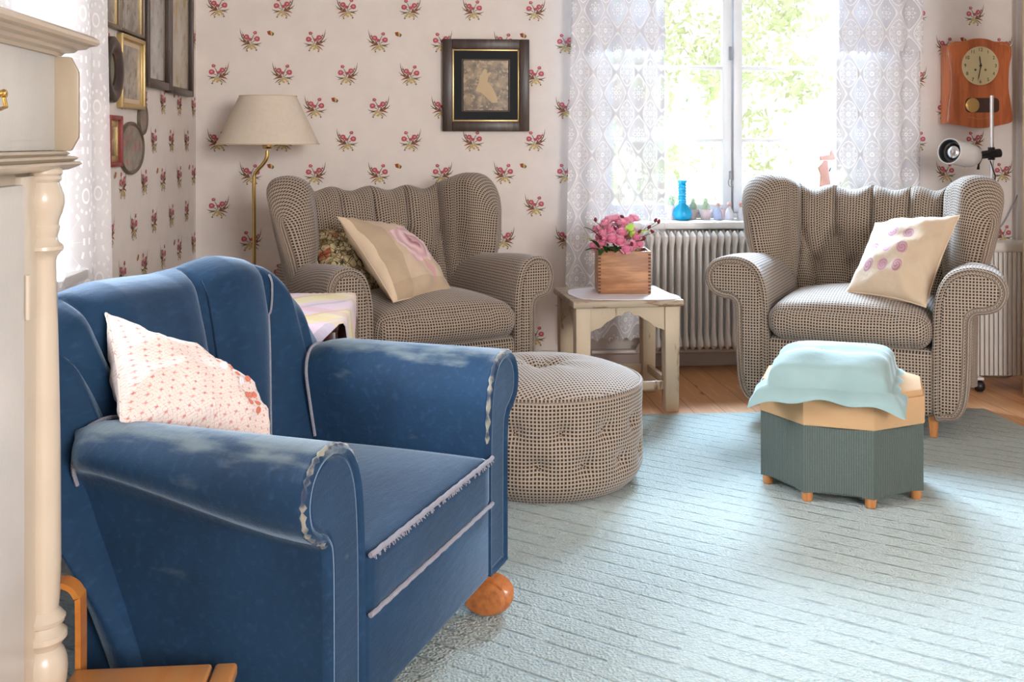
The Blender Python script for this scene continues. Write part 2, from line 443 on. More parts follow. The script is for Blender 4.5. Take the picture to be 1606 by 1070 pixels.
def m_tapestry():
    t = T('tapestry_of_tangled_leaves'); uv = t.tc('UV'); u, v, _ = t.xyz(uv)
    w = t.vadd(uv, t.scale(t.noise(uv, 7, 3, col=True), 0.12))
    c = t.voro(w, 15, 'DISTANCE_TO_EDGE'); n = t.noise(w, 10, 4)
    col = t.mix(t.step(n, 0.35, 0.6), srgb(120, 96, 62), srgb(206, 188, 146))
    col = t.mix(t.step(t.noise(w, 5, 2), 0.55, 0.62), col, srgb(170, 86, 56))
    col = t.mix(1 - t.step(c, 0.02, 0.09), col, srgb(52, 50, 30))
    return t.out(t.bsdf(col, 0.9, normal=t.bump(t.noise(uv, 90, 2), 0.002, 0.4)))
def m_ditsy():
    t = T('tiny_red_flower_print_cotton'); uv = t.tc('UV'); u, v, _ = t.xyz(uv)
    base = t.mix(t.noise(uv, 6, 2), srgb(224, 208, 202), srgb(234, 220, 212))
    g = 0.060
    X = (u / g); Y = (v / g); st = Y.floor() * 0.5
    x = (X + st).frac() - 0.5; y = Y.frac() - 0.5; r = (x * x + y * y).sqrt(); an = t.math('ARCTAN2', y, x)
    fl = 1 - t.step(r - (an * 2).cos().abs() * 0.09, 0.06, 0.10)
    rnd = t.white(t.vec((X + st).floor(), Y.floor(), 1.0))
    col = t.mix(fl * 0.85, base, t.mix(rnd, srgb(188, 96, 92), srgb(214, 146, 140)))
    d1 = ((u + v) / g * 2).frac(); d2 = ((u - v) / g * 2).frac()
    vine = (1 - t.step((d1 - 0.5).abs(), 0.03, 0.08)).max(1 - t.step((d2 - 0.5).abs(), 0.03, 0.08))
    brk = t.step(t.noise(uv, 110, 2), 0.45, 0.55)
    col = t.mix(vine * brk * 0.75, col, srgb(168, 120, 122))
    return t.out(t.bsdf(col, 0.85, normal=t.bump(t.noise(uv, 7, 3), 0.02, 0.35), sheen=0.15))
def m_plaidcloth():
    t = T('pastel_checked_damask_cloth'); uv = t.tc('UV'); u, v, _ = t.xyz(uv)
    base = srgb(228, 208, 226)
    def bandm(c, lo, hi, fr=0.36): 
        f = (c / fr).frac(); return f.gt(lo) * f.lt(hi)
    col = t.mix(bandm(v, 0.22, 0.55) * 0.9, base, srgb(232, 224, 176))
    col = t.mix(bandm(v, 0.55, 0.63) * 0.8, col, srgb(222, 188, 112))
    col = t.mix(bandm(v, 0.0, 0.10) * 0.8, col, srgb(190, 184, 200))
    col = t.mix(bandm(u, 0.30, 0.5) * 0.5, col, srgb(228, 206, 140)); col = t.mix(bandm(u, 0.62, 0.8) * 0.5, col, srgb(220, 170, 190))
    dm = t.voro(uv, 40, 'DISTANCE_TO_EDGE')
    return t.out(t.bsdf(col, 0.6, normal=t.bump(t.step(dm, 0.02, 0.08), 0.001, 0.3), sheen=0.2))
def m_print(name, a, b, c, sc=7):
    t = T(name); o = t.tc('Object'); n = t.noise(o, sc, 5, rough=0.6); n2 = t.noise(o, sc * 2.4, 4)
    col = t.mix(t.step(n, 0.38, 0.6), a, b); col = t.mix(t.step(n2, 0.5, 0.66), col, c)
    return t.out(t.bsdf(col, 0.3, spec=0.5))
M = {}
M['weave'] = m_weave(); M['velvet'] = m_velvet(); M['velvet_worn'] = m_velvet('worn_blue_velvet', 0.55); M['worn_edge'] = m_wornedge(); M['cord'] = m_cord()
M['rug'] = m_rug(); M['floor'] = m_floor()
M['wallpaper'] = plain('cream_wallpaper', srgb(228, 219, 212), 0.8)
M['wp_pink'] = plain('wallpaper_rose_pink', srgb(184, 84, 98), 0.8); M['wp_dark'] = plain('wallpaper_rose_centre', srgb(214, 146, 146), 0.8)
M['wp_green'] = plain('wallpaper_leaf_olive', srgb(112, 96, 72), 0.8); M['wp_yel'] = plain('wallpaper_yellow', srgb(196, 172, 112), 0.8)
M['wp_brown'] = plain('wallpaper_rust', srgb(150, 70, 44), 0.8)
M['white'] = plain('white_gloss_paint', srgb(226, 226, 226), 0.35); M['warmwhite'] = plain('cream_white_paint', srgb(205, 196, 184), 0.3)
M['board'] = plain('grey_white_baseboard', srgb(196, 186, 180), 0.4)
M['cab'] = plain('cream_cabinet_paint', srgb(186, 176, 160), 0.28, coat=0.15); M['cab_front'] = plain('pale_grey_drawer_paint', srgb(210, 213, 212), 0.25)
M['cab_shaded'] = plain('shaded_cabinet_paint', srgb(158, 146, 126), 0.3)  # cabinet paint darkened to put shade on the face turned from the window
M['lace'] = m_lace('lace_curtain_net'); M['lace_big'] = m_lace('lace_curtain_medallions', True)
M['glass'] = m_glass('window_glass'); M['brass'] = plain('polished_brass', (0.62, 0.42, 0.16), 0.25, metal=1.0)
t_ = T('chrome'); M['chrome'] = t_.out(t_.bsdf((0.8, 0.8, 0.82), 0.16, metal=1.0)); M['black'] = plain('black_plastic', (0.012, 0.012, 0.014), 0.4)
M['iron'] = plain('grey_iron', srgb(150, 150, 152), 0.5)
M['shade'] = None
t_ = T('cream_lamp_shade_cloth'); n_ = t_.noise(t_.tc('Object'), 60, 3); c_ = t_.mix(n_, srgb(232, 220, 202), srgb(244, 234, 220))
d_ = t_.node('ShaderNodeBsdfDiffuse', c_); r_ = t_.node('ShaderNodeBsdfTranslucent', c_); x_ = t_.n('ShaderNodeMixShader'); x_.inputs[0].default_value = 0.3; t_.put(x_.inputs[1], d_); t_.put(x_.inputs[2], r_)
M['shade'] = t_.out(V(t_, x_.outputs[0]))
M['rad'] = plain('cream_radiator_enamel', srgb(222, 218, 214), 0.3, coat=0.2); M['heater'] = plain('white_heater_enamel', srgb(216, 212, 206), 0.35)
M['chippy'] = m_paint('chipped_cream_paint', srgb(196, 178, 152), srgb(140, 108, 82), 0.5, 2, 0.60)
M['chippytop'] = m_paint('worn_table_top_paint', srgb(172, 156, 134), srgb(128, 96, 72), 0.5, 0, 0.55)
M['boxwood'] = m_wood('reddish_box_wood', srgb(150, 100, 68), srgb(196, 146, 106), 1.6, 0, 0.45, 18)
M['endgrain'] = plain('dark_end_grain', srgb(92, 54, 36), 0.6)
M['clockwood'] = m_wood('orange_brown_veneer', srgb(166, 84, 42), srgb(200, 112, 62), 1.5, 2, 0.3, 20, 0.3)
M['frame_dark'] = m_wood('dark_brown_frame_wood', srgb(44, 31, 26), srgb(76, 56, 46), 2, 2, 0.35, 16)
M['gold'] = plain('gilt_frame', (0.55, 0.40, 0.18), 0.35, metal=0.8); M['redframe'] = plain('red_painted_frame', srgb(138, 52, 50), 0.4)
M['silverframe'] = plain('tarnished_frame', srgb(112, 100, 84), 0.4, metal=0.4)
M['pinewood'] = m_wood('honey_bentwood', srgb(176, 104, 40), srgb(214, 144, 72), 1.2, 1, 0.28, 12, 0.3)
M['benchtop'] = m_wood('honey_pine_slats', srgb(206, 134, 66), srgb(232, 172, 106), 1.2, 1, 0.3, 12, 0.2)
M['legwood'] = m_wood('chair_leg_wood', srgb(176, 112, 62), srgb(206, 146, 92), 3, 2, 0.35, 10)
M['clawwood'] = m_wood('bun_foot_wood', srgb(146, 84, 42), srgb(190, 118, 64), 3, 0, 0.3, 10, 0.3)
M['darkwood'] = m_wood('dark_red_mahogany', srgb(48, 22, 20), srgb(80, 38, 32), 2, 2, 0.3, 10)
M['pinecup'] = m_wood('light_pine_cupboard', srgb(186, 150, 110), srgb(212, 180, 140), 1, 2, 0.4, 10)
M['linen'] = plain('natural_burlap', srgb(186, 150, 110), 0.9); M['linenback'] = plain('beige_linen', srgb(214, 192, 164), 0.9)
t_ = T('ribbed_grey_green_cloth'); u_, v_, w_ = t_.xyz(t_.tc('UV')); r_ = (u_ * 900).sin(); n_ = t_.noise(t_.tc('Object'), 220, 2)
M['ribgreen'] = t_.out(t_.bsdf(t_.mix(r_ * 0.3 + n_ * 0.6, srgb(76, 86, 82), srgb(102, 112, 106)), 0.9, normal=t_.bump(r_ + n_, 0.0016, 0.6)))
t_ = T('pale_teal_cotton'); n_ = t_.noise(t_.tc('Object'), 9, 3)
M['tealcotton'] = t_.out(t_.bsdf(t_.mix(n_, srgb(122, 148, 148), srgb(146, 170, 170)), 0.85, normal=t_.bump(n_ + t_.noise(t_.tc('Object'), 300, 2) * 0.05, 0.012, 0.5), sheen=0.2))
M['rose_patch'] = m_rose_patch(); M['rings_patch'] = m_rings_patch(); M['tapestry'] = m_tapestry(); M['ditsy'] = m_ditsy(); M['plaid'] = m_plaidcloth()
M['doily'] = plain('white_linen_doily', srgb(222, 216, 222), 0.9)
M['petal'] = plain('pink_rose_petals', srgb(242, 172, 196), 0.6, sheen=0.2); M['petal_in'] = plain('deep_pink_petals', srgb(222, 122, 154), 0.6)
M['leafg'] = m_leaf('dark_green_leaf', srgb(48, 78, 42), srgb(74, 108, 58)); M['leafl'] = m_leaf('lime_leaf', srgb(150, 178, 70), srgb(186, 206, 96))
M['hip'] = plain('dark_red_bud', srgb(112, 26, 44), 0.4)
t_ = T('turquoise_vase_glass'); M['vase'] = t_.out(t_.bsdf((0.0, 0.50, 0.85), 0.08, trans=0.55, spec=0.6))
M['clay'] = plain('pale_clay_pot', srgb(230, 200, 192), 0.7); M['figglass'] = plain('bluish_figurine_glass', srgb(186, 192, 220), 0.2)
M['figwhite'] = plain('white_figurine', srgb(232, 228, 236), 0.3); M['skin'] = plain('peach_bead', srgb(206, 160, 140), 0.5)
M['dial'] = plain('aged_cream_dial', srgb(206, 192, 150), 0.35, coat=0.4); M['ink'] = plain('dark_numerals', srgb(52, 44, 34), 0.5)
M['matblack'] = plain('black_picture_mount', srgb(14, 18, 22), 0.5, spec=0.2)
M['sepia'] = m_print('sepia_print', srgb(94, 76, 54), srgb(142, 118, 86), srgb(170, 146, 110), 22); M['sepia_fig'] = plain('pale_sepia_figure', srgb(196, 172, 134), 0.5)
M['print_grey'] = m_print('faded_grey_print', srgb(120, 112, 104), srgb(166, 158, 148), srgb(92, 86, 80), 9)
M['print_tall'] = m_print('faded_tall_print', srgb(196, 194, 190), srgb(176, 172, 166), srgb(146, 140, 132), 6)
M['print_fruit'] = m_print('faded_tulip_print', srgb(200, 194, 182), srgb(184, 176, 162), srgb(176, 146, 92), 5)
M['print_oval'] = m_print('pink_and_grey_oval_print', srgb(110, 108, 98), srgb(152, 146, 136), srgb(168, 98, 92), 12)
M['print_green'] = m_print('greenish_portrait_print', srgb(150, 152, 140), srgb(126, 132, 116), srgb(120, 138, 92), 12)
M['bark'] = plain('tree_bark', srgb(196, 188, 176), 0.9)
M['leaf_a'] = m_leaf('sunlit_leaves', srgb(190, 196, 156), srgb(222, 224, 200)); M['leaf_b'] = m_leaf('grey_green_leaves', srgb(172, 176, 150), srgb(214, 218, 196))
M['grass'] = plain('lawn', srgb(190, 205, 150), 0.9); M['orange'] = plain('orange_leather', srgb(176, 106, 62), 0.4)
# ------------------------------------------------------------------ the room
def motif():
    out = []
    def disc(cx, cy, r, m, n=7, sq=0.85, ph=0.0):
        out.append((m, [(cx + r * (1 + 0.13 * math.cos(3 * a_ + ph)) * math.cos(a_), cy + r * sq * math.sin(a_)) for a_ in [2 * PI * k / n for k in range(n)]]))
    def leaf(x0, y0, x1, y1, w, m, bend=0.0):
        dx, dy = x1 - x0, y1 - y0; L = math.hypot(dx, dy); nx, ny = -dy / L, dx / L; top, bot = [], []
        for k in range(6):
            t = k / 5; ww = w * 0.72 * math.sin(PI * min(0.97, t * 0.9 + 0.08)); b = bend * math.sin(PI * t)
            cx, cy = x0 + dx * t + nx * b, y0 + dy * t + ny * b
            top.append((cx + nx * ww, cy + ny * ww)); bot.append((cx - nx * ww, cy - ny * ww))
        for k in range(5): out.append((m, [top[k], top[k + 1], bot[k + 1], bot[k]]))
    G, PK, DK, Y, B = 3, 1, 2, 4, 5
    for x0, y0, x1, y1, w, bd in ((0.0, -0.2, 0.44, 0.50, 0.034, -0.13), (0.0, -0.15, -0.19, 0.30, 0.022, -0.03), (0.02, -0.15, 0.22, 0.20, 0.022, -0.03), (0.02, -0.18, 0.50, 0.10, 0.034, -0.05),
                                (0.02, -0.16, 0.47, -0.06, 0.030, 0.06), (-0.02, -0.14, -0.48, -0.10, 0.034, 0.06), (0.0, -0.2, -0.40, -0.27, 0.034, -0.04), (-0.02, -0.14, -0.30, 0.0, 0.02, -0.03),
                                (0.0, -0.2, 0.17, -0.48, 0.026, 0.03), (0.0, -0.2, 0.34, -0.42, 0.030, 0.03), (-0.03, -0.2, -0.27, -0.45, 0.026, -0.03), (0.05, -0.18, 0.40, -0.26, 0.040, 0.04)):
        leaf(x0, y0, x1, y1, w, B if (x1, y1) == (0.40, -0.26) else G, bd)
    disc(-0.19, 0.31, 0.085, PK, 8); disc(-0.27, 0.05, 0.125, PK, 9, 0.9); disc(0.17, 0.13, 0.125, PK, 9, 0.85, 1); disc(0.02, 0.03, 0.075, PK, 8); disc(0.31, 0.21, 0.045, PK, 6)
    disc(-0.27, 0.06, 0.055, DK, 6); disc(0.18, 0.13, 0.055, DK, 6); disc(-0.18, 0.32, 0.035, DK, 6); disc(0.24, -0.04, 0.06, B, 7); disc(0.10, -0.07, 0.045, B, 6)
    disc(-0.10, -0.22, 0.08, Y, 6); disc(0.05, -0.27, 0.08, Y, 6, 1, 2); disc(-0.19, -0.33, 0.06, Y, 5); disc(-0.04, -0.36, 0.06, Y, 6); disc(0.16, -0.38, 0.05, Y, 5); disc(-0.24, -0.43, 0.04, G, 5); disc(0.14, -0.46, 0.035, B, 5)
    leaf(0.0, -0.05, 0.34, 0.36, 0.018, G, -0.10); leaf(-0.02, -0.12, -0.14, 0.22, 0.012, G, -0.03); leaf(0.05, -0.12, 0.30, 0.08, 0.012, G, -0.04)
    return out
def butterfly():
    return [(5, [(-0.2, 0.12), (-0.02, 0.16), (0.02, -0.12), (-0.14, -0.06)]), (4, [(-0.02, 0.16), (0.12, 0.08), (0.14, -0.08), (0.02, -0.12)]),
            (3, [(0.12, 0.08), (0.2, -0.02), (0.14, -0.12), (0.06, -0.14)])]
MOT, BUT = motif(), butterfly()
WPM = [M['wallpaper'], M['wp_pink'], M['wp_dark'], M['wp_green'], M['wp_yel'], M['wp_brown']]
def stamp(mb, shp, a, b, mirror, place, size=0.112, k0=0):
    for k, (m, poly) in enumerate(shp):
        pts = [place(a + (-x if mirror else x) * size, b + y * size, 0.0006 + 0.00003 * k) for x, y in poly]
        mb.poly(pts, m)
def paper(mb, a0, aend, z1, place, skip=lambda a, z: False, off=0.0):
    PH, PV = 0.3013, 0.158; r = 0
    z = 1.742 + 2 * PV
    while z > 0.06:
        even = (r % 2 == 0)
        k = 0; a = a0 + off + (0.0 if even else PH / 2)
        while a - PH > 0 - 9 and a > min(0, aend) - 9 and k < 40:
            aa = a + k * PH
            if aa > aend: break
            if not skip(aa, z): stamp(mb, MOT, aa, z, (k % 2 == 1) ^ (r % 4 > 1), place)
            if not even and (k + (r // 2)) % 2 == 1 and not skip(aa + 0.093, z + 0.03): stamp(mb, BUT, aa + 0.093, z + 0.032, False, place, 0.085)
            k += 1
        z -= PV; r += 1
# window openings
WX0, WX1, WZ0, WZ1 = 0.90, 2.30, 0.714, 2.20
def wallblock(mb, x0, x1, y0, y1, z0, z1): mb.box(((x0 + x1) / 2, (y0 + y1) / 2, (z0 + z1) / 2), (x1 - x0, y1 - y0, z1 - z0))
TH = 0.24
mb = MB()
wallblock(mb, XL - TH, WX0, D, D + TH, 0, CEIL); wallblock(mb, WX1, XR + TH, D, D + TH, 0, CEIL)
wallblock(mb, WX0, WX1, D, D + TH, 0, WZ0 - 0.03); wallblock(mb, WX0, WX1, D, D + TH, WZ1, CEIL)
pb = lambda a, b, e: Vector((a, D - e, b))
paper(mb, -0.923, 0.86, 0, pb, lambda a, z: a < XL + 0.05)
paper(mb, 2.815 - 0.3013, XR - 0.04, 0, pb, lambda a, z: a < WX1 + 0.05)
struct(mb.build('wall_back', WPM, recalc=False))
# left wall with its own window
LY0, LY1, LZ0, LZ1 = 2.02, 3.28, 0.72, 2.2
mb = MB()
wallblock(mb, XL - TH, XL, LY1, D, 0, CEIL); wallblock(mb, XL - TH, XL, -2.4, LY0, 0, CEIL)
wallblock(mb, XL - TH, XL, LY0, LY1, 0, LZ0); wallblock(mb, XL - TH, XL, LY0, LY1, LZ1, CEIL)
pl = lambda a, b, e: Vector((XL + e, D - a, b))
paper(mb, -0.094, D - LY1 - 0.05, 0, pl, lambda a, z: a < 0.03)
struct(mb.build('wall_left', WPM, recalc=False))
mb = MB(); wallblock(mb, XR, XR + TH, -2.4, D, 0, CEIL); struct(mb.build('wall_right', M['wallpaper']))
mb = MB(); wallblock(mb, XL - TH, XR + TH, -2.4, D + TH, -0.1, 0); struct(mb.build('floor', M['floor']))
mb = MB(); wallblock(mb, XL - TH, XR + TH, -2.4, D + TH, CEIL, CEIL + 0.1); struct(mb.build('ceiling', M['white']))
def baseb(name, c, d):
    mb = MB(); mb.box(c, d, 0.006); struct(mb.build(name, M['board']))
baseb('baseboard_back', ((XL + XR) / 2, D - 0.009, 0.045), (XR - XL, 0.018, 0.09))
baseb('baseboard_left', (XL + 0.009, (D - 2.4) / 2, 0.045), (0.018, D + 2.36, 0.09))
baseb('baseboard_right', (XR - 0.009, (D - 2.4) / 2, 0.045), (0.018, D + 2.36, 0.09))
# door casing at the right end
mb = MB(); mb.box((XR - 0.012, D - 0.09, 1.05), (0.024, 0.075, 2.1), 0.004); struct(mb.build('trim_1', M['board']))

def window(name, M4, w, h, mull, muntins, sillface=0.10, hooks=True):
    """frame in local coordinates: x across, y outward, z up from the opening's bottom; M4 places it"""
    root = bpy.data.objects.new(name, None); COL.objects.link(root); root.matrix_basis = M4; struct(root)
    y = 0.12; fr = MB()
    fr.box((0.02, y + 0.03, h / 2), (0.04, 0.09, h), 0.004); fr.box((w - 0.02, y + 0.03, h / 2), (0.04, 0.09, h), 0.004)
    fr.box((w / 2, y + 0.03, h - 0.02), (w - 0.07, 0.086, 0.038), 0.003); fr.box((w / 2, y + 0.03, 0.016), (w - 0.07, 0.086, 0.026), 0.003)
    fr.box((mull, y + 0.045, h / 2), (0.05, 0.06, h), 0.004)
    fr.build('window_frame', M['white'], root)
    for (a, b) in ((0.04, mull - 0.006), (mull + 0.006, w - 0.04)):
        s = MB(); st = 0.045
        s.box((a + st / 2, y, h / 2), (st, 0.04, h - 0.06), 0.005); s.box((b - st / 2, y, h / 2), (st, 0.04, h - 0.06), 0.005)
        s.box(((a + b) / 2, y, h - 0.05), (b - a - 2 * st + 0.01, 0.037, 0.05), 0.003); s.box(((a + b) / 2, y, 0.052), (b - a - 2 * st + 0.01, 0.037, 0.045), 0.003)
        for z in muntins: s.box(((a + b) / 2, y, z), (b - a - 0.08, 0.032, 0.02), 0.004)
        s.build('sash', M['white'], root)
        g = MB(); g.box(((a + b) / 2, y + 0.004, h / 2), (b - a - 0.07, 0.003, h - 0.12)); g.build('window_pane', M['glass'], root)
    if hooks:
        k = MB(); hx = mull - 0.012; hz = 0.17
        k.box((hx, y - 0.024, hz + 0.05), (0.014, 0.012, 0.04), 0.003)
        k.tube([(hx + 0.012 * math.sin(a_), y - 0.026, hz + 0.012 - 0.020 * math.cos(a_)) for a_ in [2 * PI * q / 14 for q in range(14)]], 0.0018, 6, closed=True)
        k.build('window_hook', M['iron'], root)
        k = MB(); k.box((hx, y - 0.024, h * 0.56), (0.016, 0.012, 0.07), 0.003); k.tube([(hx, y - 0.03, h * 0.56 + 0.02), (hx + 0.004, y - 0.045, h * 0.56 - 0.03)], 0.003); k.build('window_latch', M['iron'], root)
    return root
window('window_1', Matrix.Translation((WX0, D, WZ0)), WX1 - WX0, WZ1 - WZ0, 1.596 - WX0, [1.11 - WZ0, 1.474 - WZ0, 1.838 - WZ0])
window('window_2', Matrix.Translation((XL, LY0, LZ0)) @ Matrix.Rotation(PI / 2, 4, 'Z'), LY1 - LY0, LZ1 - LZ0, (LY1 - LY0) / 2, [0.37, 0.74, 1.11], hooks=False)
mb = MB(); mb.box(((WX0 + WX1) / 2, D + 0.01, WZ0 - 0.0165), (WX1 - WX0 + 0.10, 0.235, 0.033), 0.005); struct(mb.build('window_sill', M['white']))
mb = MB(); mb.box((XL - 0.05, (LY0 + LY1) / 2, LZ0 - 0.012), (0.22, LY1 - LY0 + 0.06, 0.03), 0.005); struct(mb.build('window_sill', M['white']))
# ------------------------------------------------------------------ garden outside
mb = MB(); mb.box((1.0, 16.0, -0.35), (40, 21, 0.1)); o = mb.build('lawn', M['grass']); o['kind'] = 'structure'
def tree(name, x, y, z0, hgt, rad, nl, mat, label, cat, seed, leaf=0.055, squash=1.0):
    rnd = random.Random(seed); root = thing(name, label, cat, (x, y, z0), group='trees and shrubs outside the window')
    tr = MB(); base = [(0, 0, 0), (0.05, 0.02, hgt * 0.35), (-0.03, 0.03, hgt * 0.7), (0.02, 0, hgt * 0.92)]
    tr.tube(spline(base, 5), [lerp(0.018 * hgt / 2, 0.006, i / 15) for i in range(16)], 8)
    for k in range(9):
        a = rnd.uniform(0, 2 * PI); z = hgt * rnd.uniform(0.25, 0.75); L = rad * rnd.uniform(0.5, 0.9)
        tr.tube([(0, 0, z), (L * 0.5 * math.cos(a), L * 0.5 * math.sin(a), z + L * 0.25), (L * math.cos(a), L * math.sin(a), z + L * 0.6)], [0.010, 0.007, 0.003], 5)
    tr.build('trunk', M['bark'], root)
    lf = MB(); cl = [(rnd.uniform(-rad, rad) * 1.15, rnd.gauss(0, rad * 0.5), hgt * rnd.uniform(0.12, 1.05) * squash, rad * rnd.uniform(0.16, 0.34)) for _ in range(44)]
    for k in range(nl):
        cx, cy, cz, cr = rnd.choice(cl); d = Vector((rnd.gauss(0, 1), rnd.gauss(0, 1), rnd.gauss(0, 1))).normalized() * cr * rnd.uniform(0.4, 1.1)
        p = Vector((cx, cy, cz)) + d; a = Vector((rnd.gauss(0, 1), rnd.gauss(0, 1), rnd.gauss(0, 1))).normalized(); b = a.cross(Vector((rnd.gauss(0, 1), rnd.gauss(0, 1), rnd.gauss(0, 1)))).normalized()
        s = leaf * rnd.uniform(0.6, 1.3)
        lf.poly([p - a * s, p + b * s * 0.5, p + a * s, p - b * s * 0.5])
    lf.build('foliage', mat, root, recalc=False)
tree('garden_tree', 1.35, 8.9, -0.3, 2.6, 0.85, 4200, M['leaf_b'], 'leafy tree seen through the left window sash', 'tree', 3)
tree('garden_tree', 3.3, 11.6, -0.3, 3.0, 1.1, 3200, M['leaf_a'], 'sparse pale tree seen through the right window sash', 'tree', 5, 0.05)
tree('garden_shrub', 1.25, 6.8, -0.3, 1.25, 0.5, 2000, M['leaf_a'], 'bright green shrub low outside the left window sash', 'shrub', 8, 0.045)
tree('garden_shrub', 2.55, 7.3, -0.3, 1.35, 0.55, 1700, M['leaf_a'], 'yellow green shrub low outside the right window sash', 'shrub', 9, 0.045)

# ------------------------------------------------------------------ rug
mb = MB()
rc = [c2w(*p) for p in ((-1.20, 4.13), (1.93, 4.33), (2.25, 1.2))]
rc[0] = (XL + 0.05, rc[0][1]); rc += [(-0.50, 1.0), (-0.50, 1.83), (XL + 0.05, 1.83)]
mb.prism([(x, y) for x, y in rc], 0.0005, 0.012, 'z', bevel=0.004)
tag(mb.build('rug', M['rug']), 'large pale teal ribbed rug covering the floor under the seats', 'rug')

# ------------------------------------------------------------------ curtains
def curtain(name, label, x0, x1, ztop, zbot, along, mat, amp=0.022, folds=6, flare=0.0, ph=0.0, depth=0.0, scallop=0.02, children=None, group=None, xtop=(0, 0)):
    """along(a, off, z) -> world point; a runs along the wall, off is the distance into the room"""
    def sheet(za, zb, off, k=1.0, n=90):
        P = []; nz = 40; W = x1 - x0
        for i in range(n + 1):
            u = i / n; row = []
            for j in range(nz + 1):
                v = j / nz; z = lerp(za, zb, v); dn = (ztop - z) / (ztop - zbot)
                a = lerp(x0 + xtop[0] * (1 - dn), x1 + xtop[1] * (1 - dn), u) + flare * (u - 0.5) * dn
                fo = amp * math.sin(2 * PI * folds * (u + 0.03 * math.sin(5 * u + ph)) + ph + 0.5 * math.sin(2 * dn)) * (0.5 + 0.6 * dn)
                if j == nz: z += scallop * abs(math.sin(PI * u * 9)) - scallop
                row.append(along(a, off + fo, z))
            P.append(row)
        m = MB(); W2 = W * 1.25
        m.grid(P, uv=lambda i, j: (i / n * W2, lerp(za, zb, j / nz) + 5)); return m
    o = sheet(ztop, zbot, 0).build(name, mat, None, recalc=False)
    tag(o, label, 'curtain', group)
    return o, sheet
ab = lambda a, off, z: Vector((a, D - 0.10 - off, z))
xl = lambda px: on_y(px, 300, D - 0.1).x
c1, s1 = curtain('lace_curtain', 'white lace curtain hanging left of the back window, behind the flower box', xl(884), xl(1043), 2.34, 0.16, ab, M['lace'], 0.018, 4, xtop=(0.05, -0.01), ph=0.6)
s1(2.34, 1.545, 0.028).build('valance', M['lace'], c1, world=True, recalc=False)
c2, s2 = curtain('lace_curtain', 'white lace curtain hanging right of the back window, beside the wall clock', xl(1312), xl(1443), 2.34, 0.16, ab, M['lace'], 0.018, 4, ph=2.1)
s2(2.34, 1.545, 0.028).build('valance', M['lace'], c2, world=True, recalc=False)
al = lambda a, off, z: Vector((XL + 0.045 + off, a, z))
c3, s3 = curtain('lace_curtain', 'long lace curtain with round medallions on the left wall behind the cream cabinet', 2.50, 3.52, 2.34, 0.10, al, M['lace_big'], 0.02, 4, xtop=(0.0, -0.10), ph=1.0)
for nm, x0, x1, lab in (('curtain_rod', WX0 - 0.15, WX1 + 0.5, 'white curtain rod above the back window'),):
    mb = MB(); mb.tube([(x0, D - 0.10, 2.355), (x1, D - 0.10, 2.355)], 0.011)
    for x in (x0, x1): mb.lathe([(0, -0.02), (0.02, -0.012), (0.022, 0), (0.02, 0.012), (0, 0.02)], (x, D - 0.10, 2.355), 12); 
    for x in (x0 + 0.1, x1 - 0.1): mb.tube([(x, D - 0.10, 2.345), (x, D, 2.34)], 0.007)
    tag(mb.build(nm, M['white']), lab, 'curtain rod')
mb = MB(); mb.tube([(XL + 0.045, 1.8, 2.355), (XL + 0.045, 3.6, 2.355)], 0.011)
for y in (1.85, 3.55): mb.tube([(XL + 0.045, y, 2.345), (XL, y, 2.34)], 0.007)
tag(mb.build('curtain_rod', M['white']), 'white curtain rod above the window in the left wall', 'curtain rod')
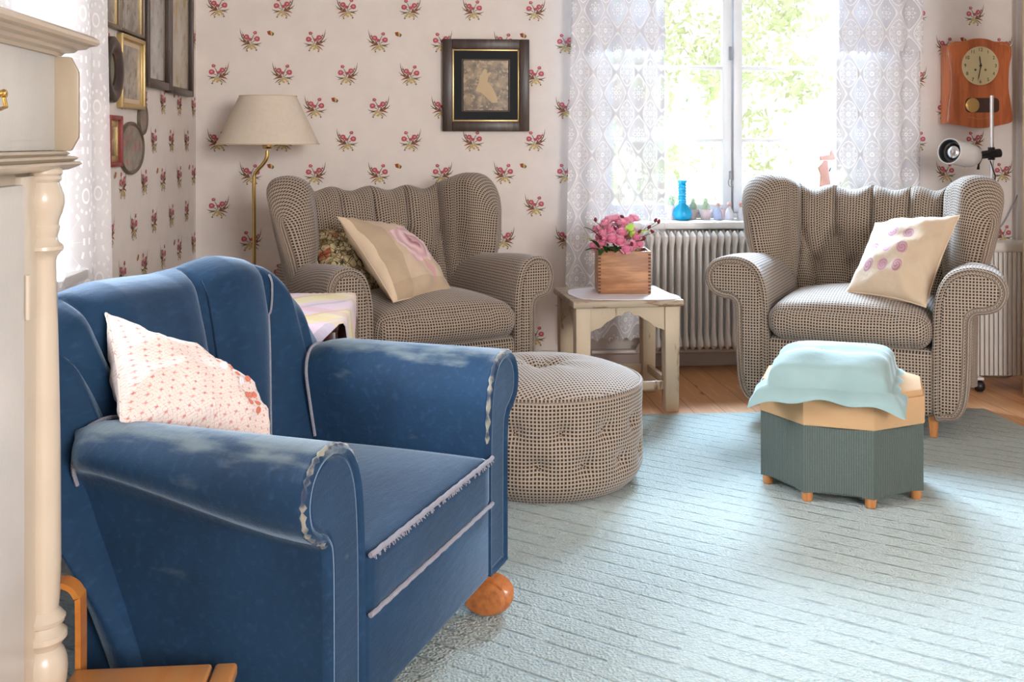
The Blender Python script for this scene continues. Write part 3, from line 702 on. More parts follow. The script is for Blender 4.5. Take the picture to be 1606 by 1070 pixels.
# ------------------------------------------------------------------ upholstery helpers
def seg_dist(px, pz, a, b):
    ax, az = a; bx, bz = b; dx, dz = bx - ax, bz - az; L = dx * dx + dz * dz
    t = max(0, min(1, ((px - ax) * dx + (pz - az) * dz) / L)) if L > 0 else 0
    return math.hypot(px - ax - dx * t, pz - az - dz * t)
def puff(s, z, seams, buttons, W=0.07, B=0.028, bd=0.030, br=0.030):
    d = min([seg_dist(s, z, a, b) for a, b in seams] + [W]) / W
    k = B * (math.sqrt(max(0.0, 1 - (1 - min(1, d)) ** 2)) - 1)
    for (bx, bz) in buttons: k -= bd * math.exp(-((s - bx) ** 2 + (z - bz) ** 2) / (br * br))
    return k
def shell(plan_lo, plan_hi, send, ztop, zb, th, seams, buttons, nu=150, nz=60, W=0.07, B=0.028, r=None, zlo_front=None, end_r=0.12, blend=lambda v: v):
    """upholstered back: a slab following a plan curve, padded towards -y, rounded top and ends. Returns the grid."""
    hi = spline([(p[0], p[1], 0) for p in plan_hi], 16); lo = spline([(p[0], p[1], 0) for p in plan_lo], 16)
    def sample(C, s):
        L = [0.0]
        for a, b in zip(C, C[1:]): L.append(L[-1] + (b - a).length)
        mid = L[-1] / 2; q = mid + s * mid; q = max(0, min(L[-1] - 1e-6, q))
        for i in range(len(L) - 1):
            if L[i + 1] >= q: return C[i].lerp(C[i + 1], (q - L[i]) / (L[i + 1] - L[i])), mid
        return C[-1], mid
    P = []; rr = r or 0.06
    for i in range(nu + 1):
        u = -1 + 2 * i / nu; u = math.copysign(math.sin(abs(u) * PI / 2) * 0.25 + abs(u) * 0.75, u)
        zt = ztop(u); e = abs(u); k = 1.0
        row = []
        def pt(z, off, front):
            v = max(0, min(1, (z - zb) / (zt - zb))); bl = blend(v); s = u * send(v)
            a, m1 = sample(lo, s); b, m2 = sample(hi, s); c = a.lerp(b, bl)
            a2, _ = sample(lo, s + 0.01); b2, _ = sample(hi, s + 0.01); a3, _ = sample(lo, s - 0.01); b3, _ = sample(hi, s - 0.01)
            tg = (a2.lerp(b2, bl) - a3.lerp(b3, bl)); tg = tg.normalized() if tg.length > 1e-9 else Vector((1, 0, 0))
            n = Vector((tg.y, -tg.x, 0)); L = lerp(m1, m2, bl)
            eL = (1 - e) * L * send(v); kk = math.sqrt(max(0.0, 1 - (1 - min(1, eL / end_r)) ** 2)) if eL < end_r else 1.0
            h = th(u, v)
            o_ = off * h * kk
            if front > 0: o_ += puff(s * L, z, seams, buttons, W, B) * front * min(1, kk * 1.0)
            q = c + n * o_; return Vector((q.x, q.y, z))
        for j in range(nz + 1): row.append(pt(lerp(zb, zt - rr, j / nz), 1.0, 1.0))
        for j in range(1, 12):
            a = PI * j / 12; row.append(pt(zt - rr + rr * math.sin(a), math.cos(a), max(0, math.cos(a)) ** 0.5))
        for j in range(14): row.append(pt(lerp(zt - rr, zb, j / 13), -1.0, 0))
        P.append(row)
    def surf(sm_, z):
        u = sm_ / 0.55
        for _ in range(12):
            v = max(0, min(1, (z - zb) / (ztop(u) - zb))); L = lerp(sample(lo, 0)[1], sample(hi, 0)[1], blend(v)); u = sm_ / (L * send(v))
        zt = ztop(u); v = max(0, min(1, (z - zb) / (zt - zb))); bl = blend(v); s = u * send(v)
        c = sample(lo, s)[0].lerp(sample(hi, s)[0], bl); tg = (sample(lo, s + .01)[0].lerp(sample(hi, s + .01)[0], bl) - sample(lo, s - .01)[0].lerp(sample(hi, s - .01)[0], bl)).normalized()
        zz = max(0.0, (z - (zt - rr)) / rr); q = c + Vector((tg.y, -tg.x, 0)) * (th(u, v) * math.sqrt(max(0.0, 1 - zz * zz)) + puff(sm_, z, seams, buttons, W, B)); return Vector((q.x, q.y, z))
    return P, surf
def offset_outline(O, d):
    n = len(O); out = []
    for i in range(n):
        a, b, c = O[i - 1], O[i], O[(i + 1) % n]
        t = ((b - a).normalized() if (b - a).length > 1e-9 else Vector((0, 0))) + ((c - b).normalized() if (c - b).length > 1e-9 else Vector((0, 0)))
        t = t.normalized(); out.append(b + Vector((t.y, -t.x)) * d)
    return out
def fan(m, ring):
    # triangulate a planar ring (x, z) robustly
    from mathutils.geometry import tessellate_polygon
    pts = [Vector(p) for p in ring]; tri = tessellate_polygon([[Vector((p.x, p.z, 0)) for p in pts]])
    m.add(pts, [list(q) for q in tri])
def arm(outline, ys, tf, mirror, cap_prof):
    """outline: closed list of 2D (x, z) counter-clockwise; ys: stations; tf(p, y) -> Vector2; cap_prof: [(inset, dy)]"""
    O = [Vector(p) for p in outline]; rings = []
    for ins, dy in cap_prof[::-1]:
        rings.append([(q.x, ys[0] + dy, q.y) for q in offset_outline([tf(p, ys[0]) for p in O], ins)])
    for y in ys: rings.append([(q.x, y, q.y) for q in [tf(p, y) for p in O]])
    if mirror: rings = [[(-a, b, c) for a, b, c in r] for r in rings]
    m = MB(); m.grid(rings, cv=True, flip=mirror)
    fan(m, rings[0]); m.add(rings[-1], [list(range(len(O)))])
    return m, rings
def cushion(c, d, crown=0.03, r=0.05, n=26, front_crown=0.0, droop=0.0, pinch=0.0):
    """soft box cushion, centred at c, size d"""
    P = {}; m = MB()
    def pos(x, y, z):  # x,y,z in -1..1 on the cube
        w, dp, h = d[0] / 2, d[1] / 2, d[2] / 2
        q = Vector((x * w, y * dp, z * h)); inner = Vector((max(-w + r, min(w - r, q.x)), max(-dp + r, min(dp - r, q.y)), max(-h + min(r, h * .98), min(h - min(r, h * .98), q.z))))
        dd = q - inner
        if dd.length > 1e-9: q = inner + dd.normalized() * min(r, dd.length) if r < h else inner + Vector((dd.x, dd.y, dd.z)).normalized() * min(r, dd.length)
        cr = crown * (1 - x * x) * (1 - y * y) ** 0.8 if abs(y) < 1 else 0
        q.z += cr if z > 0 else -cr * 0.3
        q.y -= front_crown * (1 - x * x) * (1 - abs(z)) if y < 0 else 0
        if pinch:
            q.z *= 1 - pinch * (abs(x) ** 6) * (abs(y) ** 6)
            q.y += 0.004 * math.sin(22 * x + 3 * z) * (abs(x) ** 2) * (y < -0.8)
        return q + Vector(c)
    lin = [-1 + 2 * i / n for i in range(n + 1)]; nzz = max(6, n // 3); lz = [-1 + 2 * i / nzz for i in range(nzz + 1)]
    m.grid([[pos(x, y, 1) for y in lin] for x in lin]); m.grid([[pos(x, y, -1) for y in lin] for x in lin], flip=True)
    m.grid([[pos(x, -1, z) for z in lz] for x in lin]); m.grid([[pos(x, 1, z) for z in lz] for x in lin], flip=True)
    m.grid([[pos(-1, y, z) for y in lin] for z in lz]); m.grid([[pos(1, y, z) for y in lin] for z in lz], flip=True)
    return m
def pillow(name, corners, thick, mats, label, n=30, sink=0.10, group=None, cat='pillow', back=None, backshift=None, exps=(0.55, 0.5), wrinkle=0.004, seed=0):
    """corners: four world points in order (0,0),(1,0),(1,1),(0,1); the printed face looks along the corner winding's normal"""
    A, B_, C_, D_ = [Vector(c) for c in corners]; ctr = (A + B_ + C_ + D_) / 4
    nrm = (B_ - A).cross(D_ - A).normalized(); 
    if nrm.dot(Vector((0, 0, CAM_H)) - ctr) < 0: nrm = -nrm
    rnd = random.Random(seed); ph = [rnd.uniform(0, 6) for _ in range(6)]
    def pt(u, v, sgn):
        # sides pulled inward between the pointed corners
        x, y = 2 * u - 1, 2 * v - 1
        pu = x * (1 - sink * (1 - y * y)); pv = y * (1 - sink * (1 - x * x))
        uu, vv = (pu + 1) / 2, (pv + 1) / 2
        p = A * (1 - uu) * (1 - vv) + B_ * uu * (1 - vv) + C_ * uu * vv + D_ * (1 - uu) * vv
        t = ((1 - x * x) ** exps[0]) * ((1 - y * y) ** exps[1]) if abs(x) < 1 and abs(y) < 1 else 0
        w = wrinkle * (math.sin(9 * x + 4 * y + ph[0]) + math.sin(11 * y - 5 * x + ph[1]) + 0.6 * math.sin(17 * (x + y) + ph[2])) * min(1, t * 2)
        edge = 0.004 * sgn * 0
        return p + nrm * (sgn * t * thick / 2 + w + edge) 
    lin = [0.5 - 0.5 * math.cos(PI * i / n) for i in range(n + 1)]
    m = MB(); uvf = lambda i, j: (lin[i], lin[j])
    m.grid([[pt(u, v, 1) for v in lin] for u in lin], uv=uvf, mi=0)
    m.grid([[pt(u, v, -1) for v in lin] for u in lin], uv=uvf, mi=1 if len(mats) > 1 else 0, flip=True)
    zmin = min(v.z for v in m.v)
    o = m.build(name, mats, None, weld=True, angle=60)
    edge = [pt(u, 0, 1) for u in lin] + [pt(1, v, 1) for v in lin[1:]] + [pt(u, 1, 1) for u in lin[::-1][1:]] + [pt(0, v, 1) for v in lin[::-1][1:-1]]
    e = MB(); e.tube(edge, 0.0028, 6, closed=True); e.build('seam_piping', mats[-1], o, world=True)
    return tag(o, label, cat, group), nrm, pt

# ------------------------------------------------------------------ wing chair
def wing_chair(label, loc, rz, aw=1.0):
    # aw: how wide the arms are
    ax = lambda x: 0.300 + (x - 0.300) * aw
    t = thing('wing_armchair', label, 'armchair', loc, rz, 'two checked wing armchairs')
    W = M['weave']
    # base box under the seat
    m = MB(); m.box((0, 0.30, 0.215), (0.63, 0.58, 0.25), 0.03, 3); m.build('seat_base', W, t)
    m = cushion((0, 0.27, 0.405), (0.60, 0.60, 0.135), 0.055, 0.055, 34, 0.018, pinch=0.25); m.build('seat_cushion', W, t, weld=True, angle=70)
    # arms
    out = [(0.300, 0.10), (0.298, 0.30), (0.300, 0.46), (0.312, 0.55), (0.345, 0.615), (0.40, 0.645), (0.46, 0.648), (0.515, 0.63), (0.545, 0.59),
           (0.548, 0.545), (0.525, 0.502), (0.485, 0.482), (0.448, 0.476), (0.430, 0.455), (0.428, 0.40), (0.424, 0.25), (0.414, 0.15), (0.385, 0.095), (0.34, 0.085)]
    O = [(p.x, p.y) for p in spline([(ax(a), b, 0) for a, b in out], 5, True)]
    def tf(p, y):
        k = sm(0.05, 0.62, y); x, z = p
        x = x - k * 0.035 * sm(0.36, 0.5, x); z = z - k * 0.035 * sm(0.45, 0.62, z)
        return Vector((x, z))
    cap = [(0.0, 0.0), (0.003, -0.008), (0.009, -0.013), (0.017, -0.010), (0.020, -0.003), (0.022, -0.008), (0.030, -0.012)]
    for mir in (True, False):
        m, rings = arm(O, [0.012, 0.06, 0.14, 0.24, 0.34, 0.44, 0.54, 0.62, 0.68], tf, mir, cap)
        a_ = m.build('arm', W, t, angle=60)
        e = MB(); e.tube([Vector(p) + Vector((0, -0.001, 0)) for p in rings[2]], 0.0042, 7, closed=True); e.build('arm_piping', W, a_)
    # winged back
    lo = [(-0.395, 0.36), (-0.395, 0.45), (-0.36, 0.55), (-0.26, 0.60), (0, 0.615), (0.26, 0.60), (0.36, 0.55), (0.395, 0.45), (0.395, 0.36)]
    hi = [(-0.485, 0.46), (-0.44, 0.56), (-0.375, 0.66), (-0.27, 0.725), (0, 0.745), (0.27, 0.725), (0.375, 0.66), (0.44, 0.56), (0.485, 0.46)]
    def send(v): return 0.80 + 0.20 * sm(0.40, 0.80, v)
    def ztop(u):
        e = abs(u); b = 0.90 + 0.010 * math.cos(u * 22) if e < 0.5 else 0.90
        z = lerp(b, 0.965, sm(0.38, 0.74, e)); return z - 0.17 * max(0, (e - 0.80) / 0.20) ** 2.2
    zb = 0.115
    s4 = [-0.30, -0.15, 0.0, 0.15, 0.30]; row1, row2 = 0.70, 0.575
    seams = [((s, row1), (s * 1.08, 1.05)) for s in s4]
    for s in s4:
        for q in (-0.075, 0.075):
            if abs(s + q) < 0.3: seams.append(((s, row1), (s + q, row2)))
    seams += [((-0.30, row1), (-0.325, 0.3)), ((0.30, row1), (0.325, 0.3))]
    s2 = [-0.225, -0.075, 0.075, 0.225]; seams += [((s, row2), (s, 0.40)) for s in s2]
    buttons = [(s, row1) for s in s4] + [(s, row2) for s in s2]
    P, surf = shell(lo, hi, send, ztop, zb, lambda u, v: 0.062 + 0.022 * sm(0.45, 0.8, v) * sm(0.4, 0.7, abs(u)), seams, buttons, 190, 64, 0.075, 0.040, 0.055, end_r=0.09, blend=lambda v: v ** 2.2)
    m = MB(); m.grid(P); bk = m.build('winged_back', W, t, angle=80)
    # covered buttons sit where the tufts are deepest
    for (s, z) in buttons:
        p = surf(s, z); b = MB(); b.lathe([(0, 0.006), (0.008, 0.005), (0.012, 0.0), (0.011, -0.004)], (p.x, p.y - 0.003, p.z), 12, M=Matrix.Rotation(PI / 2, 3, 'X')); b.build('button', W, bk)
    for (x, y) in ((-0.30, 0.05), (0.30, 0.05), (-0.28, 0.60), (0.28, 0.60)):
        l = MB(); l.prism([(-0.02, -0.02), (0.02, -0.02), (0.02, 0.02), (-0.02, 0.02)], 0, 0.10, 'z', bevel=0.003)
        for v in l.v:
            k = 0.6 + 0.4 * v.z / 0.10; v.x = v.x * k + x; v.y = v.y * k + y; v.z += 0.0125 if y < 0.3 else 0.0005
        l.build('leg', M['legwood'], t)
    return t
lx, ly = c2w(-0.240, 3.985)
wing_chair('checked wing armchair on the left, holding a rose pillow and a tapestry pillow', (lx, ly, 0), R(31 - 5.27), 0.72)
rx, ry = c2w(1.264, 3.99)
wing_chair('checked wing armchair on the right, in front of the window behind the octagonal stool', (rx, ry, 0), R(-26 - 5.27))

# ------------------------------------------------------------------ blue club chair
def blue_chair():
    bx, by = c2w(-0.153, 2.146)
    t = thing('blue_velvet_armchair', 'worn blue velvet club armchair with scalloped back in the left foreground', 'armchair', (bx, by, 0.0126), R(70.5 - 5.27))
    Vv = M['velvet']
    m = MB(); m.box((0, 0.29, 0.173), (0.612, 0.58, 0.18), 0.012, 3); m.build('lower_front', Vv, t)
    m = cushion((0, 0.26, 0.307), (0.612, 0.53, 0.115), 0.028, 0.018, 26, 0.0); m.build('seat', Vv, t, weld=True, angle=70)
    for z, nm in ((0.362, 'fringe'), (0.257, 'fringe')):
        rnd = random.Random(3); path = [(-0.305 + 0.61 * i / 60, -0.007 - 0.0006 * math.sin(i), z + 0.0007 * math.sin(i * 1.7)) for i in range(61)]
        e = MB(); e.tube(path, 0.0050, 8)
        if z > 0.3:
            for i in range(110):
                x = rnd.uniform(-0.30, 0.30); L = rnd.uniform(0.003, 0.010)
                e.tube([(x, -0.010, z), (x + rnd.uniform(-0.006, 0.006), -0.014, z - L)], 0.0012, 4, cap=False)
        e.build(nm, M['cord'], t)
    out = [(0.312, 0.077), (0.304, 0.10), (0.303, 0.25), (0.306, 0.40), (0.318, 0.50), (0.350, 0.56), (0.40, 0.585), (0.455, 0.583), (0.495, 0.555), (0.512, 0.51),
           (0.502, 0.465), (0.470, 0.438), (0.446, 0.425), (0.436, 0.39), (0.434, 0.25), (0.433, 0.10), (0.424, 0.077), (0.37, 0.074)]
    O = [(p.x, p.y) for p in spline([(a, b, 0) for a, b in out], 6, True)]
    def tf(p, y):
        x, z = p; k = sm(0.0, 0.52, y)
        if z > 0.40: zc = 0.585; z = zc - (zc - z) * lerp(1, 0.52, k * sm(0.385, 0.47, x))
        x = x - k * 0.008 * sm(0.43, 0.5, x)
        e = max(0, (y - 0.44) / 0.08)
        if e > 0 and x > 0.436: x = lerp(x, 0.436, min(1, e) ** 2)
        if e > 0 and z > 0.44: z = z - 0.02 * min(1, e) ** 2
        return Vector((x, z))
    cap = [(0.0, 0.0), (0.003, -0.010), (0.009, -0.016), (0.016, -0.014), (0.020, -0.005), (0.022, -0.009), (0.027, -0.010)]
    ys = [0.015, 0.05, 0.10, 0.17, 0.24, 0.31, 0.38, 0.42, 0.45, 0.48, 0.50, 0.52]
    for mir in (True, False):
        m, rings = arm(O, ys, tf, mir, cap)
        a_ = m.build('arm', [M['velvet_worn']], t, angle=60)
        # gathered worn edge band around the scroll
        e = MB(); n = len(O); r2 = rings[5]; pts = [Vector(p) for p in r2]
        lo_, hi_ = int(n * 0.16), int(n * 0.70); seg_ = pts[lo_:hi_]
        path = []; rad = []
        for i, p in enumerate(seg_): path.append(p + (Vector((0.41 * (-1 if mir else 1), p.y, 0.50)) - p) * 0.035 + Vector((0, 0.004, 0))); rad.append(0.0062 + 0.0014 * math.sin(i * 2.6))
        rad[0] = rad[-1] = 0.003
        e.tube(path, rad, 8); e.build('gathered_edge', M['worn_edge'], a_)
        e = MB(); e.tube([Vector(p) + Vector((0, -0.002, 0)) for p in rings[2]], 0.0018, 6, closed=True); e.build('edge_piping', Vv, a_)
        # piping where the arm meets the back
        sg = -1 if mir else 1
        e = MB(); e.tube(spline([(sg * 0.303, 0.455, 0.37), (sg * 0.302, 0.47, 0.46), (sg * 0.312, 0.485, 0.53), (sg * 0.35, 0.495, 0.572), (sg * 0.41, 0.50, 0.575), (sg * 0.452, 0.50, 0.555), (sg * 0.462, 0.50, 0.51), (sg * 0.452, 0.50, 0.475)], 6), 0.004, 6)
        e.build('arm_piping', M['cord'], a_)
    lo = [(-0.415, 0.34), (-0.38, 0.40), (-0.30, 0.44), (0, 0.46), (0.30, 0.44), (0.38, 0.40), (0.415, 0.34)]
    hi = [(-0.50, 0.52), (-0.45, 0.60), (-0.34, 0.66), (0, 0.69), (0.34, 0.66), (0.45, 0.60), (0.50, 0.52)]
    def ztop(u):
        x = u * 0.56; e = abs(x)
        z = interp([(0, 0.792), (0.10, 0.797), (0.20, 0.800), (0.30, 0.790), (0.36, 0.772), (0.42, 0.730), (0.47, 0.665), (0.52, 0.565), (0.56, 0.46)], e)
        if x < -0.1: z -= 0.02 * sm(-0.1, -0.3, -(-x)) if False else 0.0
        return z + (0.012 if 0.10 < x < 0.33 else 0.0) * math.sin(PI * (x - 0.10) / 0.23 if 0.10 < x < 0.33 else 0)
    seams = [((0.09, 0.90), (0.03, 0.36)), ((0.345, 0.86), (0.30, 0.66)), ((0.30, 0.66), (0.19, 0.36)), ((-0.345, 0.86), (-0.29, 0.66)), ((-0.29, 0.66), (-0.15, 0.36)), ((-0.47, 0.76), (-0.36, 0.60)), ((-0.36, 0.60), (-0.24, 0.36))]
    P, surf = shell(lo, hi, lambda v: 1.0, ztop, 0.10, lambda u, v: 0.055 + 0.02 * sm(0.3, 0.9, v), seams, [], 170, 56, 0.10, 0.046, 0.05, end_r=0.07, blend=lambda v: v ** 1.1)
    m = MB(); m.grid(P); bk = m.build('scalloped_back', Vv, t, angle=80)
    for line in ([(0.335, 0.755), (0.30, 0.66), (0.19, 0.36)], [(0.088, 0.770), (0.03, 0.36)]):
        pts = [Vector((*q, 0)) for q in line]; path = []
        for a, b in zip(pts, pts[1:]): path += [a.lerp(b, k / 14) for k in range(14)]
        e = MB(); e.tube([surf(q.x, q.y) + Vector((0, -0.012, 0)) for q in path], 0.0030 if line[0][0] > 0.2 else 0.0022, 6); e.build('back_piping', M['cord'] if line[0][0] > 0.2 else Vv, bk)
    # side and back skirts
    for sg in (-1, 1):
        m = MB(); m.prism([(0.36, 0.075), (0.455, 0.075), (0.50, 0.20), (0.575, 0.42), (0.56, 0.49), (0.36, 0.49)], sg * 0.405, sg * 0.428, 'x', bevel=0.008)
        m.build('side_panel', Vv, t)
    for sg in (-1, 1):
        f = MB(); prof = [(0.0, -0.036), (0.028, -0.036), (0.042, -0.026), (0.048, 0.0), (0.042, 0.026), (0.028, 0.036), (0.0, 0.036)]
        Mx = Matrix.Rotation(PI / 2, 3, 'Y')
        for k, (dx, rr) in enumerate(((-0.027, 0.88), (-0.006, 1.0), (0.016, 0.97), (0.036, 0.86))):
            f.lathe([(a * rr * 0.92, b * 0.34) for a, b in prof], (sg * 0.312 + dx, 0.008, 0.044), 22, M=Mx)
        for v in f.v:
            if v.z < 0.0: v.z = 0.0
            v.y = (v.y - 0.01) * 1.35 + 0.01
        f.build('foot', M['clawwood'], t)
        f = MB(); f.box((sg * 0.34, 0.42, 0.038), (0.05, 0.05, 0.075), 0.006); f.build('foot', M['clawwood'], t)
    return t
blue_chair()
# ------------------------------------------------------------------ pillows
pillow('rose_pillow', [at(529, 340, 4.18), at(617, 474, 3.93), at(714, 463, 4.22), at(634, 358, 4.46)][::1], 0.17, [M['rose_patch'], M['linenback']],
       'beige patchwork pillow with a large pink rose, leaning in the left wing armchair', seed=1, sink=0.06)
pillow('tapestry_pillow', [at(471, 350, 4.44), at(512, 452, 4.16), at(625, 470, 4.28), at(566, 372, 4.58)], 0.18, [M['tapestry'], M['linenback']],
       'pillow with dark tangled leaf tapestry front behind the rose pillow', seed=2, sink=0.05)
pillow('medallion_pillow', [at(1327, 458, 4.12), at(1452, 482, 3.90), at(1505, 338, 4.12), at(1373, 350, 4.36)], 0.19, [M['rings_patch'], M['linenback']],
       'beige linen pillow with small rose medallions in the right wing armchair', seed=3, sink=0.07)
pl_, pn_, ppt_ = pillow('floral_print_pillow', [at(166, 492, 2.07), at(190, 660, 1.88), at(428, 706, 2.10), at(392, 626, 2.26)], 0.17, [M['ditsy'], M['ditsy']],
       'pink floral print pillow sewn with buttons, leaning in the blue armchair', seed=4, sink=0.05)
rnd = random.Random(11)
for k, (u, v, c) in enumerate([(0.50, 0.50, 'figwhite'), (0.52, 0.66, 'figwhite'), (0.36, 0.52, 'hipb'), (0.34, 0.60, 'hipb'), (0.42, 0.58, 'hipb'), (0.40, 0.66, 'hipb'), (0.44, 0.72, 'hipb'), (0.62, 0.74, 'hipb'), (0.58, 0.78, 'hipb'), (0.68, 0.80, 'hipb'), (0.74, 0.72, 'hipb'), (0.76, 0.80, 'hipb'), (0.70, 0.68, 'hipb')]):
    p = ppt_(u, v, 1); du = (ppt_(u + 0.02, v, 1) - ppt_(u - 0.02, v, 1)); dv = (ppt_(u, v + 0.02, 1) - ppt_(u, v - 0.02, 1)); n = du.cross(dv).normalized()
    if n.dot(pn_) < 0: n = -n
    r = 0.0085 if c == 'figwhite' else 0.0065
    b = MB(); Q = n.to_track_quat('Z', 'Y').to_matrix()
    b.lathe([(0, 0.0012), (r * 0.5, 0.0008), (r * 0.8, 0.0022), (r, 0.0015), (r, -0.001), (0, -0.001)], p + n * 0.0012, 14, M=Q)
    if 'coralbtn' not in M: M['coralbtn'] = plain('coral_button', srgb(206, 122, 100), 0.3)
    b.build('button', M['figwhite'] if c == 'figwhite' else M['coralbtn'], pl_, world=True)

# ------------------------------------------------------------------ pouf
cx, cz = 0.098, 3.47; wx, wy = c2w(cx, cz)
t = thing('pouf', 'round checked pouf with tufted sides between the blue armchair and the small table', 'pouf', (wx, wy, 0.0125), 0.3)
Rp, Hp = 0.327, 0.315; P = []; N = 200
btn = [(2 * PI * (k + (0.5 if r else 0)) / 14, 0.215 - 0.10 * r) for r in (0, 1) for k in range(14)]
for i in range(N):
    a = 2 * PI * i / N; row = []
    for j in range(46):
        z = Hp * j / 45; k = z / Hp
        r = Rp * (1 - 0.13 * (max(0, 0.22 - k) / 0.22) ** 2) + 0.006 * math.sin(PI * k)
        for (ba, bz) in btn:
            da = (a - ba + PI) % (2 * PI) - PI
            d2 = (da * Rp) ** 2 + (z - bz) ** 2
            if d2 < 0.012: r -= 0.018 * math.exp(-d2 / 0.0006) + 0.010 * math.exp(-d2 / 0.003)
        if k > 0.95: r -= 0.006 * ((k - 0.95) / 0.05) ** 2
        row.append((r * math.cos(a), r * math.sin(a), z))
    P.append(row)
m = MB(); m.grid(P, cu=True, uv=lambda i, j: (2 * PI * i / N * Rp, P[0][j][2])); body = m.build('tufted_side', M['weave'], t, angle=80)
m = MB(); n = 56; T_ = []
for i in range(n + 1):
    row = []
    for j in range(n + 1):
        x, y = -1 + 2 * i / n, -1 + 2 * j / n
        xx = x * math.sqrt(1 - y * y / 2); yy = y * math.sqrt(1 - x * x / 2); r = math.hypot(xx, yy)
        z = Hp + 0.062 * (1 - r ** 2.6) ** 0.8 if r < 1 else Hp
        an = math.atan2(yy, xx); z -= 0.045 * math.exp(-(r / 0.16) ** 2) + 0.006 * math.exp(-(r / 0.45) ** 2) * (1 + math.cos(6 * an))
        row.append((xx * Rp * 0.985, yy * Rp * 0.985, z))
    T_.append(row)
m.grid(T_, uv=lambda i, j: (T_[i][j][0], T_[i][j][1])); m.build('tufted_top', M['weave'], t, angle=80)
m = MB(); m.tube([(Rp * 0.988 * math.cos(a), Rp * 0.988 * math.sin(a), Hp) for a in [2 * PI * k / 80 for k in range(80)]], 0.0062, 8, closed=True); m.build('rim_piping', M['weave'], t)
m = MB(); m.lathe([(0, 0.006), (0.010, 0.004), (0.013, 0), (0, -0.006)], (0, 0, Hp + 0.020), 14); m.build('button', M['weave'], t)
for (ba, bz) in btn:
    m = MB(); m.lathe([(0, 0.005), (0.008, 0.003), (0.010, -0.001), (0, -0.002)], ((Rp - 0.022) * math.cos(ba), (Rp - 0.022) * math.sin(ba), bz), 10, M=Matrix.Rotation(ba, 3, 'Z') @ Matrix.Rotation(PI / 2, 3, 'Y'))
    m.build('button', M['weave'], body)

# ------------------------------------------------------------------ octagonal stool with cushion
ox, oz = 1.055, 3.39; wx, wy = c2w(ox, oz)
ocam = math.atan2(3.209 - oz, 0.893 - ox); orz = ocam - R(5.27)
t = thing('octagonal_stool', 'octagonal box stool with grey green ribbed sides and a burlap rim', 'stool', (wx, wy, 0.0125), orz)
Ro = 0.262
def octo(r, n=8): return [(r * math.cos(2 * PI * k / n), r * math.sin(2 * PI * k / n)) for k in range(n)]
m = MB(); O8 = octo(Ro)
for k in range(8):
    a, b = Vector((*O8[k], 0)), Vector((*O8[(k + 1) % 8], 0)); L = (b - a).length; P = []
    for i in range(9):
        s = i / 8; row = []
        for j in range(5):
            z = lerp(0.028, 0.235, j / 4); sag = -0.006 * math.sin(PI * s) * 4 * s * (1 - s); 
            p = a.lerp(b, s); z2 = z + (0.010 * math.sin(PI * s) if j == 0 else 0) + (-0.006 * math.sin(PI * s) if j == 4 else 0)
            row.append((p.x, p.y, z2))
        P.append(row)
    m.grid(P, uv=lambda i, j: (i / 8 * L, j / 4 * 0.207))
m.prism(octo(Ro * 0.97), 0.03, 0.24, 'z'); m.build('ribbed_box', M['ribgreen'], t, weld=True, angle=25)
m = MB(); m.prism(octo(Ro * 1.014), 0.232, 0.318, 'z', bevel=0.006); m.prism(octo(Ro * 0.99), 0.31, 0.338, 'z', bevel=0.010); m.build('burlap_lid', M['linen'], t, angle=25)
for k in range(8):
    a = 2 * PI * k / 8; m = MB(); m.lathe([(0, 0), (0.013, 0.0), (0.016, 0.004), (0.018, 0.032), (0, 0.032)], (Ro * 0.91 * math.cos(a), Ro * 0.91 * math.sin(a), 0), 14); m.build('foot', M['legwood'], t)
# teal flanged cushion lying on it
A_, B_, C_, E_ = at(1172, 617, 3.18), at(1420, 640, 3.05), at(1432, 572, 3.52), at(1212, 548, 3.62)
ctr = (A_ + B_ + C_ + E_) / 4; n = 40; m = MB()
def cush(u, v, top):
    p = A_ * (1 - u) * (1 - v) + B_ * u * (1 - v) + C_ * u * v + E_ * (1 - u) * v
    x, y = 2 * u - 1, 2 * v - 1; fl = 0.80
    k = max(0, 1 - max(0, abs(x) / fl) ** 6) ** 0.36 * max(0, 1 - max(0, abs(y) / (fl - 0.02)) ** 4) ** 0.36 if abs(x) < fl and abs(y) < fl - 0.02 else 0
    e = max(0, max(abs(x), abs(y)) - 0.80) / 0.20
    base = 0.360 - 0.05 * e ** 1.4 * (0.4 + 0.6 * (abs(x) * abs(y)) ** 2) + 0.006 * math.sin(9 * x + 2) * e + 0.004 * math.sin(13 * y)
    base += 0.0
    z = base + (k * 0.092 if top else -0.004)
    if top and k > 0: z += 0.004 * math.sin(7 * x) * math.sin(6 * y) - 0.008 * math.exp(-((x + .1) ** 2 + (y + .05) ** 2) / 0.01)
    return Vector((p.x, p.y, z))
m.grid([[cush(i / n, j / n, True) for j in range(n + 1)] for i in range(n + 1)]); m.grid([[cush(i / n, j / n, False) for j in range(n + 1)] for i in range(n + 1)], flip=True)
per = [(i / n, 0) for i in range(n)] + [(1, i / n) for i in range(n)] + [(1 - i / n, 1) for i in range(n)] + [(0, 1 - i / n) for i in range(n)]
q = [[cush(u, v, True) for u, v in per], [cush(u, v, False) for u, v in per]]; m.grid(q, cv=True)
o = m.build('flanged_cushion', M['tealcotton'], None, angle=70, weld=True); tag(o, 'pale teal flanged cushion lying on top of the octagonal stool', 'cushion')
for (u, v) in ((0.42, 0.44), (0.22, 0.62), (0.70, 0.62)):
    p = cush(u, v, True); s = MB(); s.tube([p + Vector((0, 0, -0.002)), p + Vector((0.001, -0.004, 0.004)), p + Vector((0.003, -0.012, -0.002)), p + Vector((0.002, -0.02, -0.010))], 0.0012, 5); s.build('thread_tuft', M['iron'], o, world=True)

